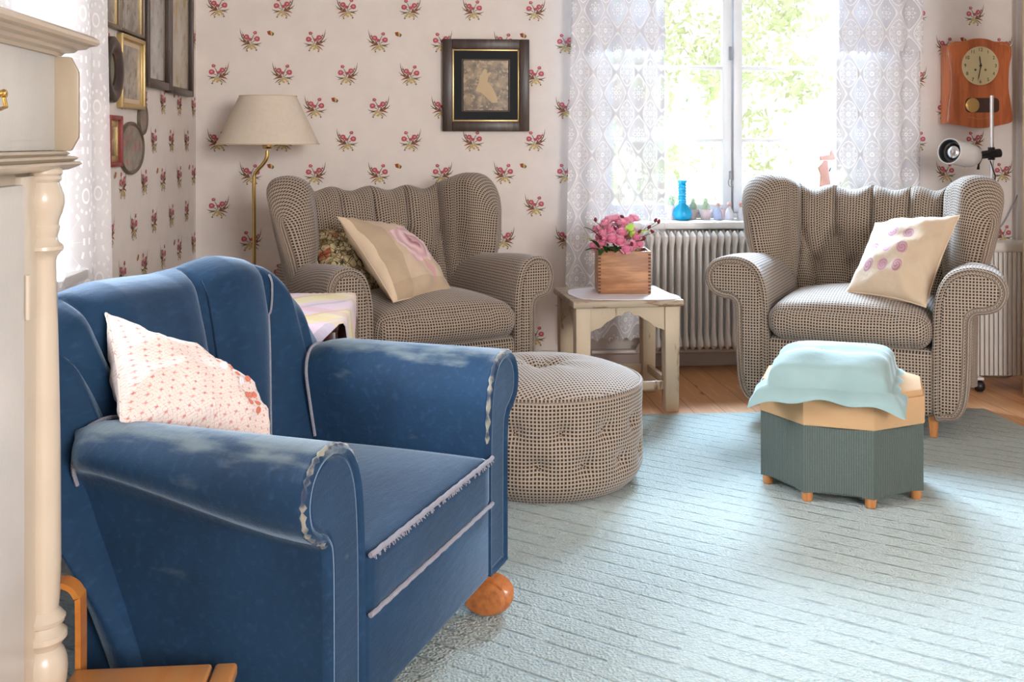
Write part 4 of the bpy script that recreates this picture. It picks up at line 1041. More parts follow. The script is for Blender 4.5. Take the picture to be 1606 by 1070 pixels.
# ------------------------------------------------------------------ small peeling table with doily and flower box
FL, FR = c2w(0.245, 4.235), c2w(0.70, 4.30)
rz = math.atan2(FR[1] - FL[1], FR[0] - FL[0]); tw = math.hypot(FR[0] - FL[0], FR[1] - FL[1]); td = 0.44; th = 0.46
t = thing('side_table', 'small square table with peeling cream paint between the wing armchairs', 'table', (FL[0], FL[1], 0), rz)
m = MB(); m.box((tw / 2, td / 2, th - 0.014), (tw, td, 0.028), 0.006); m.build('table_top', M['chippytop'], t)
for x in (0.045, tw - 0.045):
    for y in (0.045, td - 0.045):
        m = MB(); m.box((x, y, (th - 0.028) / 2 + 0.0003), (0.062, 0.062, th - 0.028 - 0.0006), 0.004)
        for v in m.v:
            if v.z < 0.1: v.x = x + (v.x - x) * 0.9
        m.build('leg', M['chippy'], t)
def apron(L):
    o = [(0, 0.0), (0, -0.10)]; n = 26
    for i in range(1, n):
        s = i / n; z = -0.10 + 0.062 * sm(0, 0.42, s if s < .5 else 1 - s) + 0.006 * abs(math.sin(s * PI * 7)) + (0.012 if abs(s - .5) < 0.04 else 0)
        o.append((s * L, z))
    return o + [(L, -0.10), (L, 0.0)]
for (a, b, y) in ((0.076, tw - 0.076, 0.024), (0.076, tw - 0.076, td - 0.034)):
    m = MB(); m.prism([(a + p[0], th - 0.028 + p[1]) for p in apron(b - a)], y, y + 0.014, 'y', bevel=0.002); m.build('apron', M['chippy'], t)
for x in (0.022, tw - 0.036):
    m = MB(); m.prism([(0.076 + p[0], th - 0.028 + p[1]) for p in apron(td - 0.152)], x, x + 0.014, 'x', bevel=0.002); m.build('apron', M['chippy'], t)
for (c, d) in (((tw / 2, 0.05, 0.105), (tw - 0.15, 0.02, 0.034)), ((tw / 2, td - 0.05, 0.105), (tw - 0.15, 0.02, 0.034)), ((tw - 0.045, td / 2, 0.105), (0.02, td - 0.15, 0.034)), ((0.045, td / 2, 0.105), (0.02, td - 0.15, 0.034))):
    m = MB(); m.box(c, d, 0.003); m.build('stretcher', M['chippy'], t)
Mt = Matrix.Translation((FL[0], FL[1], 0)) @ Matrix.Rotation(rz, 4, 'Z')
m = MB(); n = 30; pts = [(0.035, 0.10), (0.16, -0.004 + 0.03), (tw - 0.01, 0.02), (tw - 0.06, 0.30), (tw - 0.14, td - 0.05), (0.06, td - 0.10)]
ring = [(p.x, p.y) for p in spline([(a, b, 0) for a, b in pts], 5, True)]
ring = [(a + 0.003 * math.sin(i * 2.2), b + 0.003 * math.cos(i * 2.7)) for i, (a, b) in enumerate(ring)]
m.prism(ring, th + 0.0005, th + 0.0035, 'z'); m.xf(Mt); tag(m.build('doily', M['doily']), 'white cloth doily under the wooden flower box on the peeling table', 'doily')
# box
b0 = on_z(938, 461, th + 0.004); b1 = on_z(1021, 461, th + 0.004)
bw = (b1 - b0).length; bd_ = 0.185; bh = 0.178; brz = math.atan2(b1.y - b0.y, b1.x - b0.x)
t = thing('wooden_box', 'finger jointed wooden box holding the pink roses on the peeling table', 'box', (b0.x, b0.y, th + 0.0042), brz)
Mb = Matrix.Translation((b0.x, b0.y, th + 0.0042)) @ Matrix.Rotation(brz, 4, 'Z')
w_ = 0.009
for nm, c, d in (('front_board', (bw / 2, w_ / 2, bh / 2), (bw, w_, bh)), ('back_board', (bw / 2, bd_ - w_ / 2, bh / 2), (bw, w_, bh)),
                 ('side_board', (w_ / 2, bd_ / 2, bh / 2), (w_, bd_ - 2 * w_, bh)), ('side_board', (bw - w_ / 2, bd_ / 2, bh / 2), (w_, bd_ - 2 * w_, bh)), ('bottom_board', (bw / 2, bd_ / 2, 0.005), (bw - 2 * w_, bd_ - 2 * w_, 0.009))):
    m = MB(); m.box(c, d, 0.0015); m.build(nm, M['boxwood'], t)
m = MB()
for x in (0.006, bw - 0.006):
    m = MB()
    for k in range(12): m.box((x, -0.0003, bh * (k + 0.5) / 12.5), (0.0115, 0.0012, bh / 26), 0)
    m.build('finger_joint_strip', M['endgrain'], t)
fl = thing('rose_bouquet', 'bunch of pink roses with dark red buds standing in the wooden box', 'bouquet', Mb @ Vector((bw / 2, bd_ / 2, 0.01)), brz)
def rose(c, r, rnd, nrm=Vector((0, 0, 1))):
    m = MB(); Q = nrm.to_track_quat('Z', 'Y').to_matrix()
    m.lathe([(0, -r * 0.65), (r * 0.5, -r * 0.5), (r * 0.72, 0), (r * 0.5, r * 0.42), (r * 0.2, r * 0.3), (0, r * 0.2)], c, 10, mi=1)
    for lay, (np_, rr, tilt) in enumerate(((5, 1.0, 0.95), (5, 0.82, 0.6), (4, 0.6, 0.3))):
        for k in range(np_):
            a = 2 * PI * (k + 0.5 * lay + rnd.uniform(-.1, .1)) / np_; P = []
            for i in range(5):
                s = -1 + i / 2; row = []
                for j in range(4):
                    q = j / 3; rad = r * rr * (0.35 + 0.65 * q ** 0.8 * (0.65 + 0.45 * tilt)); ang = a + s * 0.62 * (1 - 0.3 * q * q)
                    z = r * (-0.5 + q * (1.15 - tilt * 0.55)) - r * 0.18 * abs(s) ** 2 * q
                    row.append(Q @ Vector((rad * math.cos(ang), rad * math.sin(ang), z)) + c)
                P.append(row)
            m.grid(P, mi=0)
    return m
rnd = random.Random(21)
Cb = Mb @ Vector((bw / 2, bd_ / 2, bh)); spots = []
for (px, py, Z, r) in ((932, 385, 4.50, .022), (944, 383, 4.47, .021), (946, 375, 4.46, .02), (960, 374, 4.45, .021), (958, 362, 4.50, .021), (945, 365, 4.5, .021), (936, 358, 4.53, .02), (949, 349, 4.55, .02),
                       (955, 344, 4.6, .021), (965, 342, 4.6, .02), (976, 349, 4.56, .022), (981, 357, 4.52, .021), (975, 364, 4.47, .02), (986, 345, 4.6, .018), (995, 342, 4.62, .018), (972, 378, 4.44, .019),
                       (982, 389, 4.43, .019), (998, 371, 4.47, .020), (1003, 381, 4.47, .018), (993, 384, 4.45, .016), (940, 371, 4.52, .02), (966, 354, 4.6, .02), (951, 356, 4.56, .02), (990, 360, 4.6, .018), (984, 370, 4.52, .018)):
    c = at(px, py, Z); nrm = (c - (Cb - Vector((0, 0, 0.03)))).normalized(); rose(c, r * 1.4, rnd, nrm).build('rose', [M['petal'], M['petal_in']], fl, world=True, recalc=False)
    base = Mb @ Vector((bw / 2 + rnd.uniform(-.05, .05), bd_ / 2 + rnd.uniform(-.04, .04), 0.03)); s = MB(); s.tube([base, base.lerp(c, 0.6) + Vector((0, 0, 0.01)), c - nrm * r * 0.5], 0.0017, 5)
    s.build('stem', M['leafg'], fl, world=True)
def leafmesh(p0, p1, w, up=Vector((0, 0, 1)), bend=0.012):
    m = MB(); d = p1 - p0; sd = d.cross(up).normalized(); P = []
    for i in range(8):
        s = i / 7; ww = w * math.sin(PI * min(1, s * 0.92 + 0.06)) ** 0.8; c = p0 + d * s + up * bend * math.sin(PI * s)
        P.append([c - sd * ww - up * 0.003, c + up * 0.0, c + sd * ww - up * 0.003])
    m.grid(P); return m
for (x0, y0, Z0, x1, y1, Z1, w, k) in ((944, 388, 4.48, 914, 372, 4.44, .012, 'leafl'), (945, 394, 4.44, 918, 392, 4.38, .016, 'leafg'), (940, 388, 4.46, 925, 377, 4.40, .012, 'leafg'), (944, 375, 4.5, 916, 356, 4.46, .007, 'leafg'),
                                     (944, 372, 4.5, 930, 354, 4.5, .008, 'leafg'), (945, 392, 4.42, 941, 400, 4.38, .014, 'leafg'), (955, 390, 4.44, 964, 392, 4.4, .02, 'leafg'), (985, 370, 4.5, 990, 350, 4.46, .020, 'leafl'),
                                     (1000, 368, 4.48, 1020, 362, 4.42, .017, 'leafl'), (965, 396, 4.42, 975, 388, 4.40, .013, 'leafg'), (1000, 385, 4.48, 1012, 376, 4.44, .010, 'leafg'), (952, 396, 4.42, 945, 386, 4.40, .012, 'leafg'), (990, 372, 4.46, 994, 362, 4.44, .012, 'leafl')):
    leafmesh(at(x0, y0, Z0), at(x1, y1, Z1), w).build('leaf', M[k], fl, world=True, recalc=False)
for (px, py, Z) in ((934, 345, 4.5), (976, 340, 4.55), (965, 358, 4.42), (1003, 363, 4.44), (1018, 356, 4.46), (1023, 363, 4.44), (1010, 374, 4.42), (1028, 346, 4.46), (1033, 348, 4.46), (991, 383, 4.40), (942, 373, 4.42)):
    c = at(px, py, Z); m = MB(); m.lathe([(0, -0.010), (0.005, -0.007), (0.008, 0), (0.005, 0.008), (0, 0.012)], c, 10, M=Matrix.Rotation(rnd.uniform(-1, 1), 3, 'Y')); 
    b_ = m.build('bud', M['hip'], fl, world=True)
    s = MB(); s.tube([Cb + Vector((0.02 * rnd.uniform(-1, 1), 0, 0)), Cb.lerp(c, 0.55) + Vector((0, 0, 0.008)), c - Vector((0, 0, 0.008))], 0.0011, 4); s.build('twig', M['leafg'], fl, world=True)

# ------------------------------------------------------------------ radiator under the sill
ry0 = D - 0.115; x0 = on_y(1012, 400, ry0).x; x1 = 2.28; pitch = 0.0475 * 0.72; n = int((x1 - x0) / pitch)
t = thing('column_radiator', 'cream column radiator on the wall under the back window sill', 'radiator', (x0, ry0, 0.105))
zt_, zb_ = 0.675 - 0.105, 0.0
for k in range(n):
    x = (k + 0.5) * pitch; m = MB()
    for y in (-0.035, 0.035):
        P = []
        for i in range(14):
            a = 2 * PI * i / 14; row = []
            for j in range(25):
                s = j / 24; z = lerp(0.0, zt_, s); zz = min(s, 1 - s) * 0.57
                e = 1 - sm(0.035, 0.085, zz); w = lerp(0.0105, pitch * 0.5, e) * (1 if zz > 0.02 else math.sqrt(max(0.02, zz / 0.02)) * 0.9 + 0.1 * zz / 0.02)
                dpt = lerp(0.019, 0.034, e) * (1 if zz > 0.02 else math.sqrt(max(0.02, zz / 0.02)))
                row.append((x + w * math.cos(a), y + dpt * math.sin(a), z))
            P.append(row)
        m.grid(P, cu=True)
    m.build('section', M['rad'], t)
m = MB(); m.tube([(-0.25, 0.055, -0.02), (n * pitch + 0.2, 0.055, -0.02)], 0.010, 10); m.tube([(0.01, 0, 0.03), (-0.02, 0.02, 0.02), (-0.03, 0.05, -0.018)], 0.009); m.build('feed_pipe', M['rad'], t)
for x in (0.12, n * pitch - 0.12):
    m = MB(); m.box((x, 0.0, -0.0525), (0.02, 0.09, 0.105), 0.003); m.build('bracket', M['rad'], t)

# ------------------------------------------------------------------ oil heater on castors, right
h0 = on_z(1512, 612, 0.0); hz0, hz1 = 0.062, 0.655
hx, hy = c2w(2.005, 4.70)
t = thing('oil_heater', 'white slatted electric heater on castors by the right wall', 'heater', (hx, hy, 0), R(-4))
hw, hd = 0.46, 0.14; m = MB()
m.box((hw / 2, hd / 2, (hz0 + hz1) / 2 - 0.01), (hw - 0.02, hd - 0.03, hz1 - hz0 - 0.04), 0.01, mi=1)
npl = 21
for k in range(npl):
    x = 0.012 + (hw - 0.024) * (k + 0.5) / npl; wd = (hw - 0.024) / npl - 0.0045
    m.box((x, hd / 2, (hz0 + hz1 - 0.045) / 2), (wd, hd, hz1 - 0.045 - hz0), 0.0025)
m.build('slatted_body', [M['heater'], M['iron']], t)
m = MB(); m.box((hw / 2, hd / 2, hz1 - 0.024), (hw + 0.004, hd + 0.006, 0.046), 0.014, 3)
m.build('top_cover', M['heater'], t)
for x in (0.055, hw - 0.055):
    m = MB(); m.box((x, hd / 2, 0.058), (0.03, hd + 0.10, 0.012), 0.003); m.build('castor_bar', M['heater'], t)
    for y in (-0.035, hd + 0.035):
        m = MB()
        m.lathe([(0, -0.016), (0.020, -0.016), (0.0245, -0.010), (0.0245, 0.010), (0.020, 0.016), (0, 0.016)], (x, y, 0.0247), 18, M=Matrix.Rotation(PI / 2, 3, 'Y')); m.build('castor', M['black'], t)
m = MB(); e0 = Vector((hx, hy, 0)) ; 
p0 = on_y(1559, 372, D - 0.03); p1 = on_y(1577, 345, D - 0.012); p2 = on_y(1596, 305, D - 0.012); p3 = on_y(1601, 290, D - 0.012)
m.tube(spline([p0 + Vector((-0.02, -0.02, -0.12)), p0, p1, p2, p3, p3 + Vector((0.03, -0.01, 0.25))], 8), 0.0032, 6); tag(m.build('power_cord', M['iron']), 'grey power cord running slantwise up the wall above the white heater', 'cord')

# ------------------------------------------------------------------ clamp lamp on a chrome stand behind the right chair
pz = 5.03; pw = c2w((1555.5 - 803) / F * pz, pz); ztop_ = at(1555, 150, pz).z
t = thing('floor_spotlight', 'white spotlight clamped to a chrome pole beside the wall clock', 'lamp', (pw[0], pw[1], 0))
m = MB(); m.lathe([(0, 0.0), (0.085, 0.0), (0.09, 0.006), (0.085, 0.016), (0.02, 0.022), (0.014, 0.03), (0, 0.03)], (0, 0, 0.0005), 36); m.build('base', M['white'], t)
m = MB(); m.tube([(0, 0, 0.02), (0, 0, ztop_)], 0.0095, 14); m.build('pole', M['chrome'], t)
m = MB(); m.tube([Vector((-0.012, -0.012, 0.03)), Vector((-0.018, -0.012, 0.35)), Vector((-0.015, -0.012, 0.70)), at(1561, 276, pz) - Vector((pw[0], pw[1], 0)), at(1553, 252, pz - .03) - Vector((pw[0], pw[1], 0))], 0.003, 6); m.build('cord', M['black'], t)
Lc = at(1560, 241, pz); rel = lambda v: v - Vector((pw[0], pw[1], 0))
m = MB(); m.tube([rel(at(1568, 240, pz)), rel(at(1542, 243, pz - .01))], [0.021, 0.019], 12); m.lathe([(0.0, -0.03), (0.016, -0.03), (0.016, 0.03), (0, 0.03)], rel(at(1555, 241, pz)), 12); m.tube([rel(at(1560, 238, pz - .02)), rel(at(1527, 248, pz - .06))], 0.009, 10); m.tube([rel(at(1540, 248, pz - .04)), rel(at(1535, 258, pz - .05)), rel(at(1534, 266, pz - .05))], [0.004, 0.004, 0.007], 8); m.build('clamp', M['black'], t)
ax_ = (at(1489, 234, pz - .16) - at(1528, 243, pz - .05)).normalized(); c0 = rel(at(1528, 246, pz - .05)); Q = ax_.to_track_quat('Z', 'Y').to_matrix()
Lh = (at(1489, 234, pz - .16) - at(1528, 246, pz - .05)).length
m = MB(); prof = [(0, -0.012), (0.025, -0.008), (0.043, 0.006), (0.053, 0.03), (0.057, 0.07), (0.060, Lh), (0.056, Lh), (0.052, 0.07), (0.045, 0.03), (0, 0.0)]
m.lathe(prof, c0, 36, M=Q); m.build('lamp_head', M['white'], t)
m = MB(); m.lathe([(0.0545, Lh - 0.002), (0.050, Lh - 0.004), (0.048, Lh - 0.03), (0.0545, Lh - 0.03)], c0, 36, M=Q); m.build('inner_ring', M['black'], t)
m = MB(); m.lathe([(0, Lh - 0.022), (0.02, Lh - 0.020), (0.036, Lh - 0.026), (0.042, Lh - 0.036), (0, Lh - 0.06)], c0, 28, M=Q); m.build('bulb', M['chrome'], t)

# ------------------------------------------------------------------ wall clock
c00 = on_y(1475, 128, D); c11 = on_y(1588, 200, D)
cw, ch = 0.355, 0.435; bt = on_y(1536, 200, D - .1).z + 0.0; cxw = on_y(1536, 130, D - 0.10).x
t = thing('wall_clock', 'orange brown wooden pendulum wall clock right of the window', 'clock', (cxw, D - 0.001, bt))
hw_ = 0.168
o2 = [(-hw_, 0.045), (-hw_ + 0.004, 0.02), (-0.10, 0.010), (-0.03, -0.002), (0.03, -0.002), (0.10, 0.010), (hw_ - 0.004, 0.026), (hw_ + 0.002, 0.06), (hw_ - 0.006, 0.12), (hw_ - 0.018, 0.20), (hw_ - 0.014, 0.30), (hw_ - 0.002, 0.36), (hw_ - 0.006, 0.40), (0.13, 0.425), (0.08, 0.426), (0.03, 0.44), (-0.03, 0.44), (-0.08, 0.426), (-0.13, 0.425), (-hw_ + 0.006, 0.40), (-hw_ + 0.002, 0.36), (-hw_ + 0.014, 0.30), (-hw_ + 0.018, 0.20), (-hw_ + 0.006, 0.12)]
O = [(p.x, p.y) for p in spline([(a, b, 0) for a, b in o2], 3, True)]
m = MB(); m.prism(O, -0.105, -0.088, 'y', bevel=0.004); m.build('front_board', M['clockwood'], t, angle=30)
m = MB(); m.prism([(-0.15, 0.02), (0.15, 0.02), (0.15, 0.41), (-0.15, 0.41)], -0.088, -0.001, 'y', bevel=0.003); m.build('case', M['clockwood'], t, angle=30)
dc = Vector((0.0, -0.105, 0.305)); RX = Matrix.Rotation(PI / 2, 3, 'X'); rd = 0.098
m = MB(); m.lathe([(0, 0.004), (rd - 0.006, 0.004), (rd, 0.001), (rd, -0.002)], dc, 48, M=RX); m.build('dial', M['dial'], t)
m = MB(); m.tube([dc + Vector((rd * math.cos(a), 0.0, rd * math.sin(a))) for a in [2 * PI * k / 48 for k in range(48)]], 0.0035, 8, closed=True); m.build('bezel', M['clockwood'], t)
def text_mb(s, size, place, ext=0.0004):
    cu = bpy.data.curves.new('numeral_text', 'FONT'); cu.body = s; cu.size = size; cu.align_x = 'CENTER'; cu.align_y = 'CENTER'; cu.extrude = ext
    ob = bpy.data.objects.new('numeral_text', cu); COL.objects.link(ob); dg = bpy.context.evaluated_depsgraph_get(); dg.update()
    me = ob.evaluated_get(dg).to_mesh(); v = [place(x.co) for x in me.vertices]; f = [list(p.vertices) for p in me.polygons]
    ob.evaluated_get(dg).to_mesh_clear(); bpy.data.objects.remove(ob); bpy.data.curves.remove(cu); return v, f
m = MB()
for k in range(1, 13):
    a = PI / 2 - 2 * PI * k / 12; cx_, cz_ = dc.x + 0.079 * math.cos(a), dc.z + 0.079 * math.sin(a)
    v, f = text_mb(str(k), 0.024, lambda p: Vector((cx_ + p.x, dc.y - 0.0046 - p.z, cz_ + p.y))); m.add(v, f)
m.build('numerals', M['ink'], t)
m = MB(); 
def hand(ang, L, w, y):
    d = Vector((math.sin(ang), 0, math.cos(ang))); s = Vector((d.z, 0, -d.x)); c = dc + Vector((0, y, 0))
    ol = [c - d * 0.012 - s * w * .5, c - s * w, c + d * L * .75 - s * w * 1.1, c + d * L, c + d * L * .75 + s * w * 1.1, c + s * w, c - d * 0.012 + s * w * .5]
    m.poly(ol); m.poly([p + Vector((0, -0.0008, 0)) for p in ol])
hand(R(-7), 0.052, 0.0026, -0.0065); hand(R(192), 0.076, 0.0022, -0.0085); m.lathe([(0, 0.012), (0.005, 0.011), (0.006, 0.004)], dc, 12, M=RX)
m.build('hands', M['ink'], t, recalc=False)
for x in (-0.026, 0.026):
    m = MB(); m.lathe([(0.0015, 0.0052), (0.0045, 0.006), (0.0055, 0.004)], dc + Vector((x, 0, -0.02)), 12, M=RX); m.build('winding_hole', M['ink'], t)
wc = Vector((0.012, -0.1052, 0.110)); O = []
for (sx, sz) in ((1, 1), (-1, 1), (-1, -1), (1, -1)):
    for k in range(5):
        a = {(1, 1): 0, (-1, 1): PI / 2, (-1, -1): PI, (1, -1): 1.5 * PI}[(sx, sz)] + k * PI / 8
        O.append((wc.x + sx * 0.067 + 0.020 * math.cos(a), wc.z + sz * 0.016 + 0.020 * math.sin(a)))
m = MB(); m.prism(O, wc.y - 0.0008, wc.y + 0.001, 'y'); m.build('pendulum_window', plain('dark_brown_glass', srgb(74, 48, 42), 0.15), t)
m = MB(); m.lathe([(0, 0.004), (0.018, 0.0035), (0.034, 0.0015), (0.0355, 0)], wc + Vector((-0.050, -0.0008, 0)), 32, M=RX); m.build('pendulum', M['brass'], t)
for pts in ([(-0.155, 0.37), (-0.148, 0.40), (-0.13, 0.412), (-0.10, 0.414)], [(0.155, 0.37), (0.148, 0.40), (0.13, 0.412), (0.10, 0.414)], [(-0.06, 0.052), (-0.03, 0.046), (0, 0.042), (0.03, 0.046), (0.06, 0.054)]):
    m = MB(); m.tube([(x, -0.1056, z) for x, z in [(p.x, p.y) for p in spline([(a, b, 0) for a, b in pts], 4)]], 0.0022, 6); m.build('carved_trim', M['legwood'], t)

# ------------------------------------------------------------------ pictures
def rect_frame(name, label, c, w, h, bw_, mats, normal, depth=0.022, mount=0.0, mountmat=None, inner=0.006, tilt=0.0, figure=False, cat='picture', group=None, brdr=None):
    """c: centre on the wall; normal 'y' (back wall) or 'x' (left wall). local x across, z up, -y towards the room"""
    rz = 0 if normal == 'y' else PI / 2
    t = thing(name, label, cat, c, rz, group)
    m = MB()
    for s in (-1, 1):
        pz = [(0, 0), (bw_, 0)]
        m.box((s * (w / 2 - bw_ / 2), -depth / 2, 0), (bw_, depth, h), 0.003)
        m.box((0, -depth / 2, s * (h / 2 - bw_ / 2)), (w - 2 * bw_ + 0.001, depth, bw_), 0.003)
    m.build('frame', mats[0], t)
    iw, ih = w - 2 * bw_, h - 2 * bw_
    if inner:
        m = MB()
        for s in (-1, 1):
            m.box((s * (iw / 2 - inner / 2), -0.006, 0), (inner, 0.010, ih), 0.001); m.box((0, -0.006, s * (ih / 2 - inner / 2)), (iw - 2 * inner, 0.010, inner), 0.001)
        m.build('gilt_slip' if brdr is None else 'inner_border', M['gold'] if brdr is None else brdr, t)
    if mount:
        m = MB(); m.box((0, -0.004, 0), (iw, 0.004, ih)); m.build('mount', mountmat, t)
        m = MB(); m.box((0, -0.0068, 0), (iw - 2 * mount, 0.001, ih - 2 * mount)); m.build('print', mats[1], t)
    else:
        m = MB(); m.box((0, -0.005, 0), (iw, 0.003, ih)); m.build('print', mats[1], t)
    return t, iw, ih
a, b = on_y(694, 61, D - .02), on_y(830, 206, D - .02)
t, iw, ih = rect_frame('framed_picture', 'dark wooden frame with black mount and small sepia print on the back wall', ((a.x + b.x) / 2, D, (a.z + b.z) / 2), b.x - a.x, a.z - b.z, 0.047, (M['frame_dark'], M['sepia']), 'y', 0.03, 0.054, M['matblack'], 0.008)
m = MB(); W_, H_ = iw - 0.108, ih - 0.108
fig = [(-0.05, -0.03), (-0.035, 0.01), (-0.03, 0.045), (-0.018, 0.055), (-0.014, 0.07), (-0.004, 0.078), (0.006, 0.07), (0.006, 0.056), (0.022, 0.062), (0.028, 0.055), (0.012, 0.04), (0.008, 0.015), (0.03, -0.01), (0.05, -0.05), (0.058, -0.085), (0.03, -0.088), (0.0, -0.06), (-0.02, -0.04)]
m.prism([(x, z + 0.003) for x, z in fig], -0.0082, -0.0074, 'y'); m.build('figure_in_print', M['sepia_fig'], t)
m = MB()
for (x, z, w, h) in ((0, H_ / 2 + 0.004, W_ + 0.016, 0.004), (0, -H_ / 2 - 0.004, W_ + 0.016, 0.004), (W_ / 2 + 0.006, 0, 0.004, H_ + 0.012), (-W_ / 2 - 0.006, 0, 0.004, H_ + 0.012)): m.box((x, -0.0066, z), (w, 0.0012, h))
m.build('mount_line', plain('brown_mount_line', srgb(86, 66, 44), 0.5), t)
def on_left(px0, px1, py0, py1, d=0.015):
    """box in the picture on the left wall -> centre, width, height; py are taken at the middle column"""
    ya, yb = on_x(px0, 200, XL + d).y, on_x(px1, 200, XL + d).y; mid = (px0 + px1) / 2
    # columns nearer the camera are taller: use the middle of the wall strip
    ym = (ya + yb) / 2; k = [on_x(px, 200, XL + d).y for px in (px0, mid, px1)]
    pm = min((abs(on_x(px0 + (px1 - px0) * s / 40, 200, XL + d).y - ym), px0 + (px1 - px0) * s / 40) for s in range(41))[1]
    za, zb = on_x(pm, py0, XL + d).z, on_x(pm, py1, XL + d).z
    return (XL, ym, (za + zb) / 2), abs(yb - ya), za - zb
def left_rect(box, label, mats, bw_, depth=0.022, **kw):
    c, w, h = on_left(*box); return rect_frame('framed_picture', label, c, w, h, bw_, mats, 'x', depth, group='pictures on the left wall', **kw)
left_rect((157, 187, -90, 42), 'upper left picture in a thin tarnished frame, above the dark oval portrait', (M['silverframe'], M['print_grey']), 0.014)
left_rect((188, 225, -90, 55), 'picture in a thin tarnished frame directly above the bright gilt rectangular frame', (M['silverframe'], M['print_grey']), 0.012, inner=0.004)
left_rect((227, 263, -150, 139), 'tall dark framed picture of grey columns, left one of the tall pair', (M['frame_dark'], M['print_tall']), 0.030, 0.03, inner=0.008, brdr=M['silverframe'])
left_rect((263.5, 299, -150, 149), 'tall dark framed picture of faded tulips nearest the corner', (M['frame_dark'], M['print_fruit']), 0.026, 0.03, inner=0.008, brdr=M['silverframe'])
left_rect((189.5, 226, 58, 171), 'bright gilt rectangular frame with a grey print, right of the dark oval portrait', (M['gold'], M['print_grey']), 0.016, mount=0.02, mountmat=M['linenback'], inner=0.004)
left_rect((170, 190.5, 181, 262), 'small red edged frame with gilt border and sepia picture beside the curtain', (M['redframe'], M['sepia']), 0.016, inner=0.022)
def oval(box, label, ringmat, printmat, bw_, depth=0.022):
    c, w, h = on_left(*box); t = thing('oval_picture', label, 'picture', c, PI / 2, 'oval pictures on the left wall')
    n = 48; a, b = w / 2, h / 2; P = []
    for i in range(n):
        an = 2 * PI * i / n; ca, sa = math.cos(an), math.sin(an); row = []
        for (k, y) in ((0, -0.001), (0, -depth * 0.7), (bw_ * 0.25, -depth), (bw_ * 0.6, -depth * 0.95), (bw_ * 0.8, -depth * 0.6), (bw_, -depth * 0.5), (bw_, -0.003)):
            row.append(((a - k) * ca, y, (b - k) * sa))
        P.append(row)
    m = MB(); m.grid(P, cu=True); m.build('frame', ringmat, t)
    m = MB(); m.prism([((a - bw_) * math.cos(2 * PI * i / n), (b - bw_) * math.sin(2 * PI * i / n)) for i in range(n)], -0.008, -0.003, 'y'); m.build('print', printmat, t)
oval((163, 189.5, 57, 161), 'dark brown oval frame with a pale portrait, beside the bright gilt frame', M['frame_dark'], M['print_green'], 0.055, 0.03)
oval((190.5, 228, 191, 274), 'large oval picture of pink flowers in a thin dark frame, lowest of the group', M['silverframe'], M['print_oval'], 0.014, 0.014)
oval((221, 234.5, 160, 212), 'small oval picture right of and above the large oval of pink flowers', M['silverframe'], M['print_oval'], 0.014, 0.012)

# ------------------------------------------------------------------ brass floor lamp
lz = 4.72; bx_, by_ = c2w((398.5 - 803) / F * lz, lz)
t = thing('floor_lamp', 'brass floor lamp with cream cone shade in the corner behind the left armchair', 'lamp', (bx_, by_, 0))
rel = lambda v: v - Vector((bx_, by_, 0))
m = MB(); m.lathe([(0, 0), (0.13, 0), (0.135, 0.006), (0.12, 0.018), (0.03, 0.026), (0.014, 0.04), (0, 0.04)], (0, 0, 0.0005), 40); m.build('base', M['brass'], t)
pts = [Vector((0, 0, 0.03)), Vector((0, 0, 0.5)), rel(at(398.5, 330, lz)), rel(at(398.5, 280, lz)), rel(at(403, 268, lz)), rel(at(412, 258, lz)), rel(at(418, 248, lz)), rel(at(419, 236, lz))]
m = MB(); m.tube(spline(pts, 8), 0.0085, 12); m.build('pole', M['brass'], t)
sc_ = rel(at(419.5, 229, lz)); m = MB(); m.lathe([(0, -0.012), (0.019, -0.012), (0.023, -0.004), (0.023, 0.012), (0.018, 0.02), (0.018, 0.06), (0, 0.06)], sc_, 20); m.build('socket', M['brass'], t)
m = MB(); m.tube([sc_ + Vector((0.02, 0, 0.012)), sc_ + Vector((0.04, 0, 0.012))], 0.003, 6); m.build('switch', M['brass'], t)
zb2, zt2 = at(420, 226, lz).z, at(420, 151, lz).z; rb, rt = 79 / F * lz, 44 / F * lz; cs = rel(at(420.5, 226, lz)); P = []
m = MB(); H2 = zt2 - zb2
m.lathe([(rb, 0), (rt, H2), (rt - 0.0015, H2), (rb - 0.0015, 0.0), (rb, 0)], (cs.x, cs.y, zb2), 64); m.build('lamp_shade', M['shade'], t, angle=60)
m = MB(); m.tube([(cs.x + rb * math.cos(a), cs.y + rb * math.sin(a), zb2) for a in [2 * PI * k / 64 for k in range(64)]], 0.0028, 6, closed=True); m.tube([(cs.x + rt * math.cos(a), cs.y + rt * math.sin(a), zt2) for a in [2 * PI * k / 48 for k in range(48)]], 0.0025, 6, closed=True); m.build('shade_trim', M['linenback'], t)
m = MB()
for k in range(3):
    a = 2 * PI * k / 3; m.tube([(cs.x, cs.y, zt2 - 0.03), (cs.x + rt * math.cos(a), cs.y + rt * math.sin(a), zt2)], 0.0018, 5)
m.tube([(cs.x, cs.y, zb2 + 0.05), (cs.x, cs.y, zt2 - 0.025)], 0.004, 6); m.build('shade_carrier', M['brass'], t)

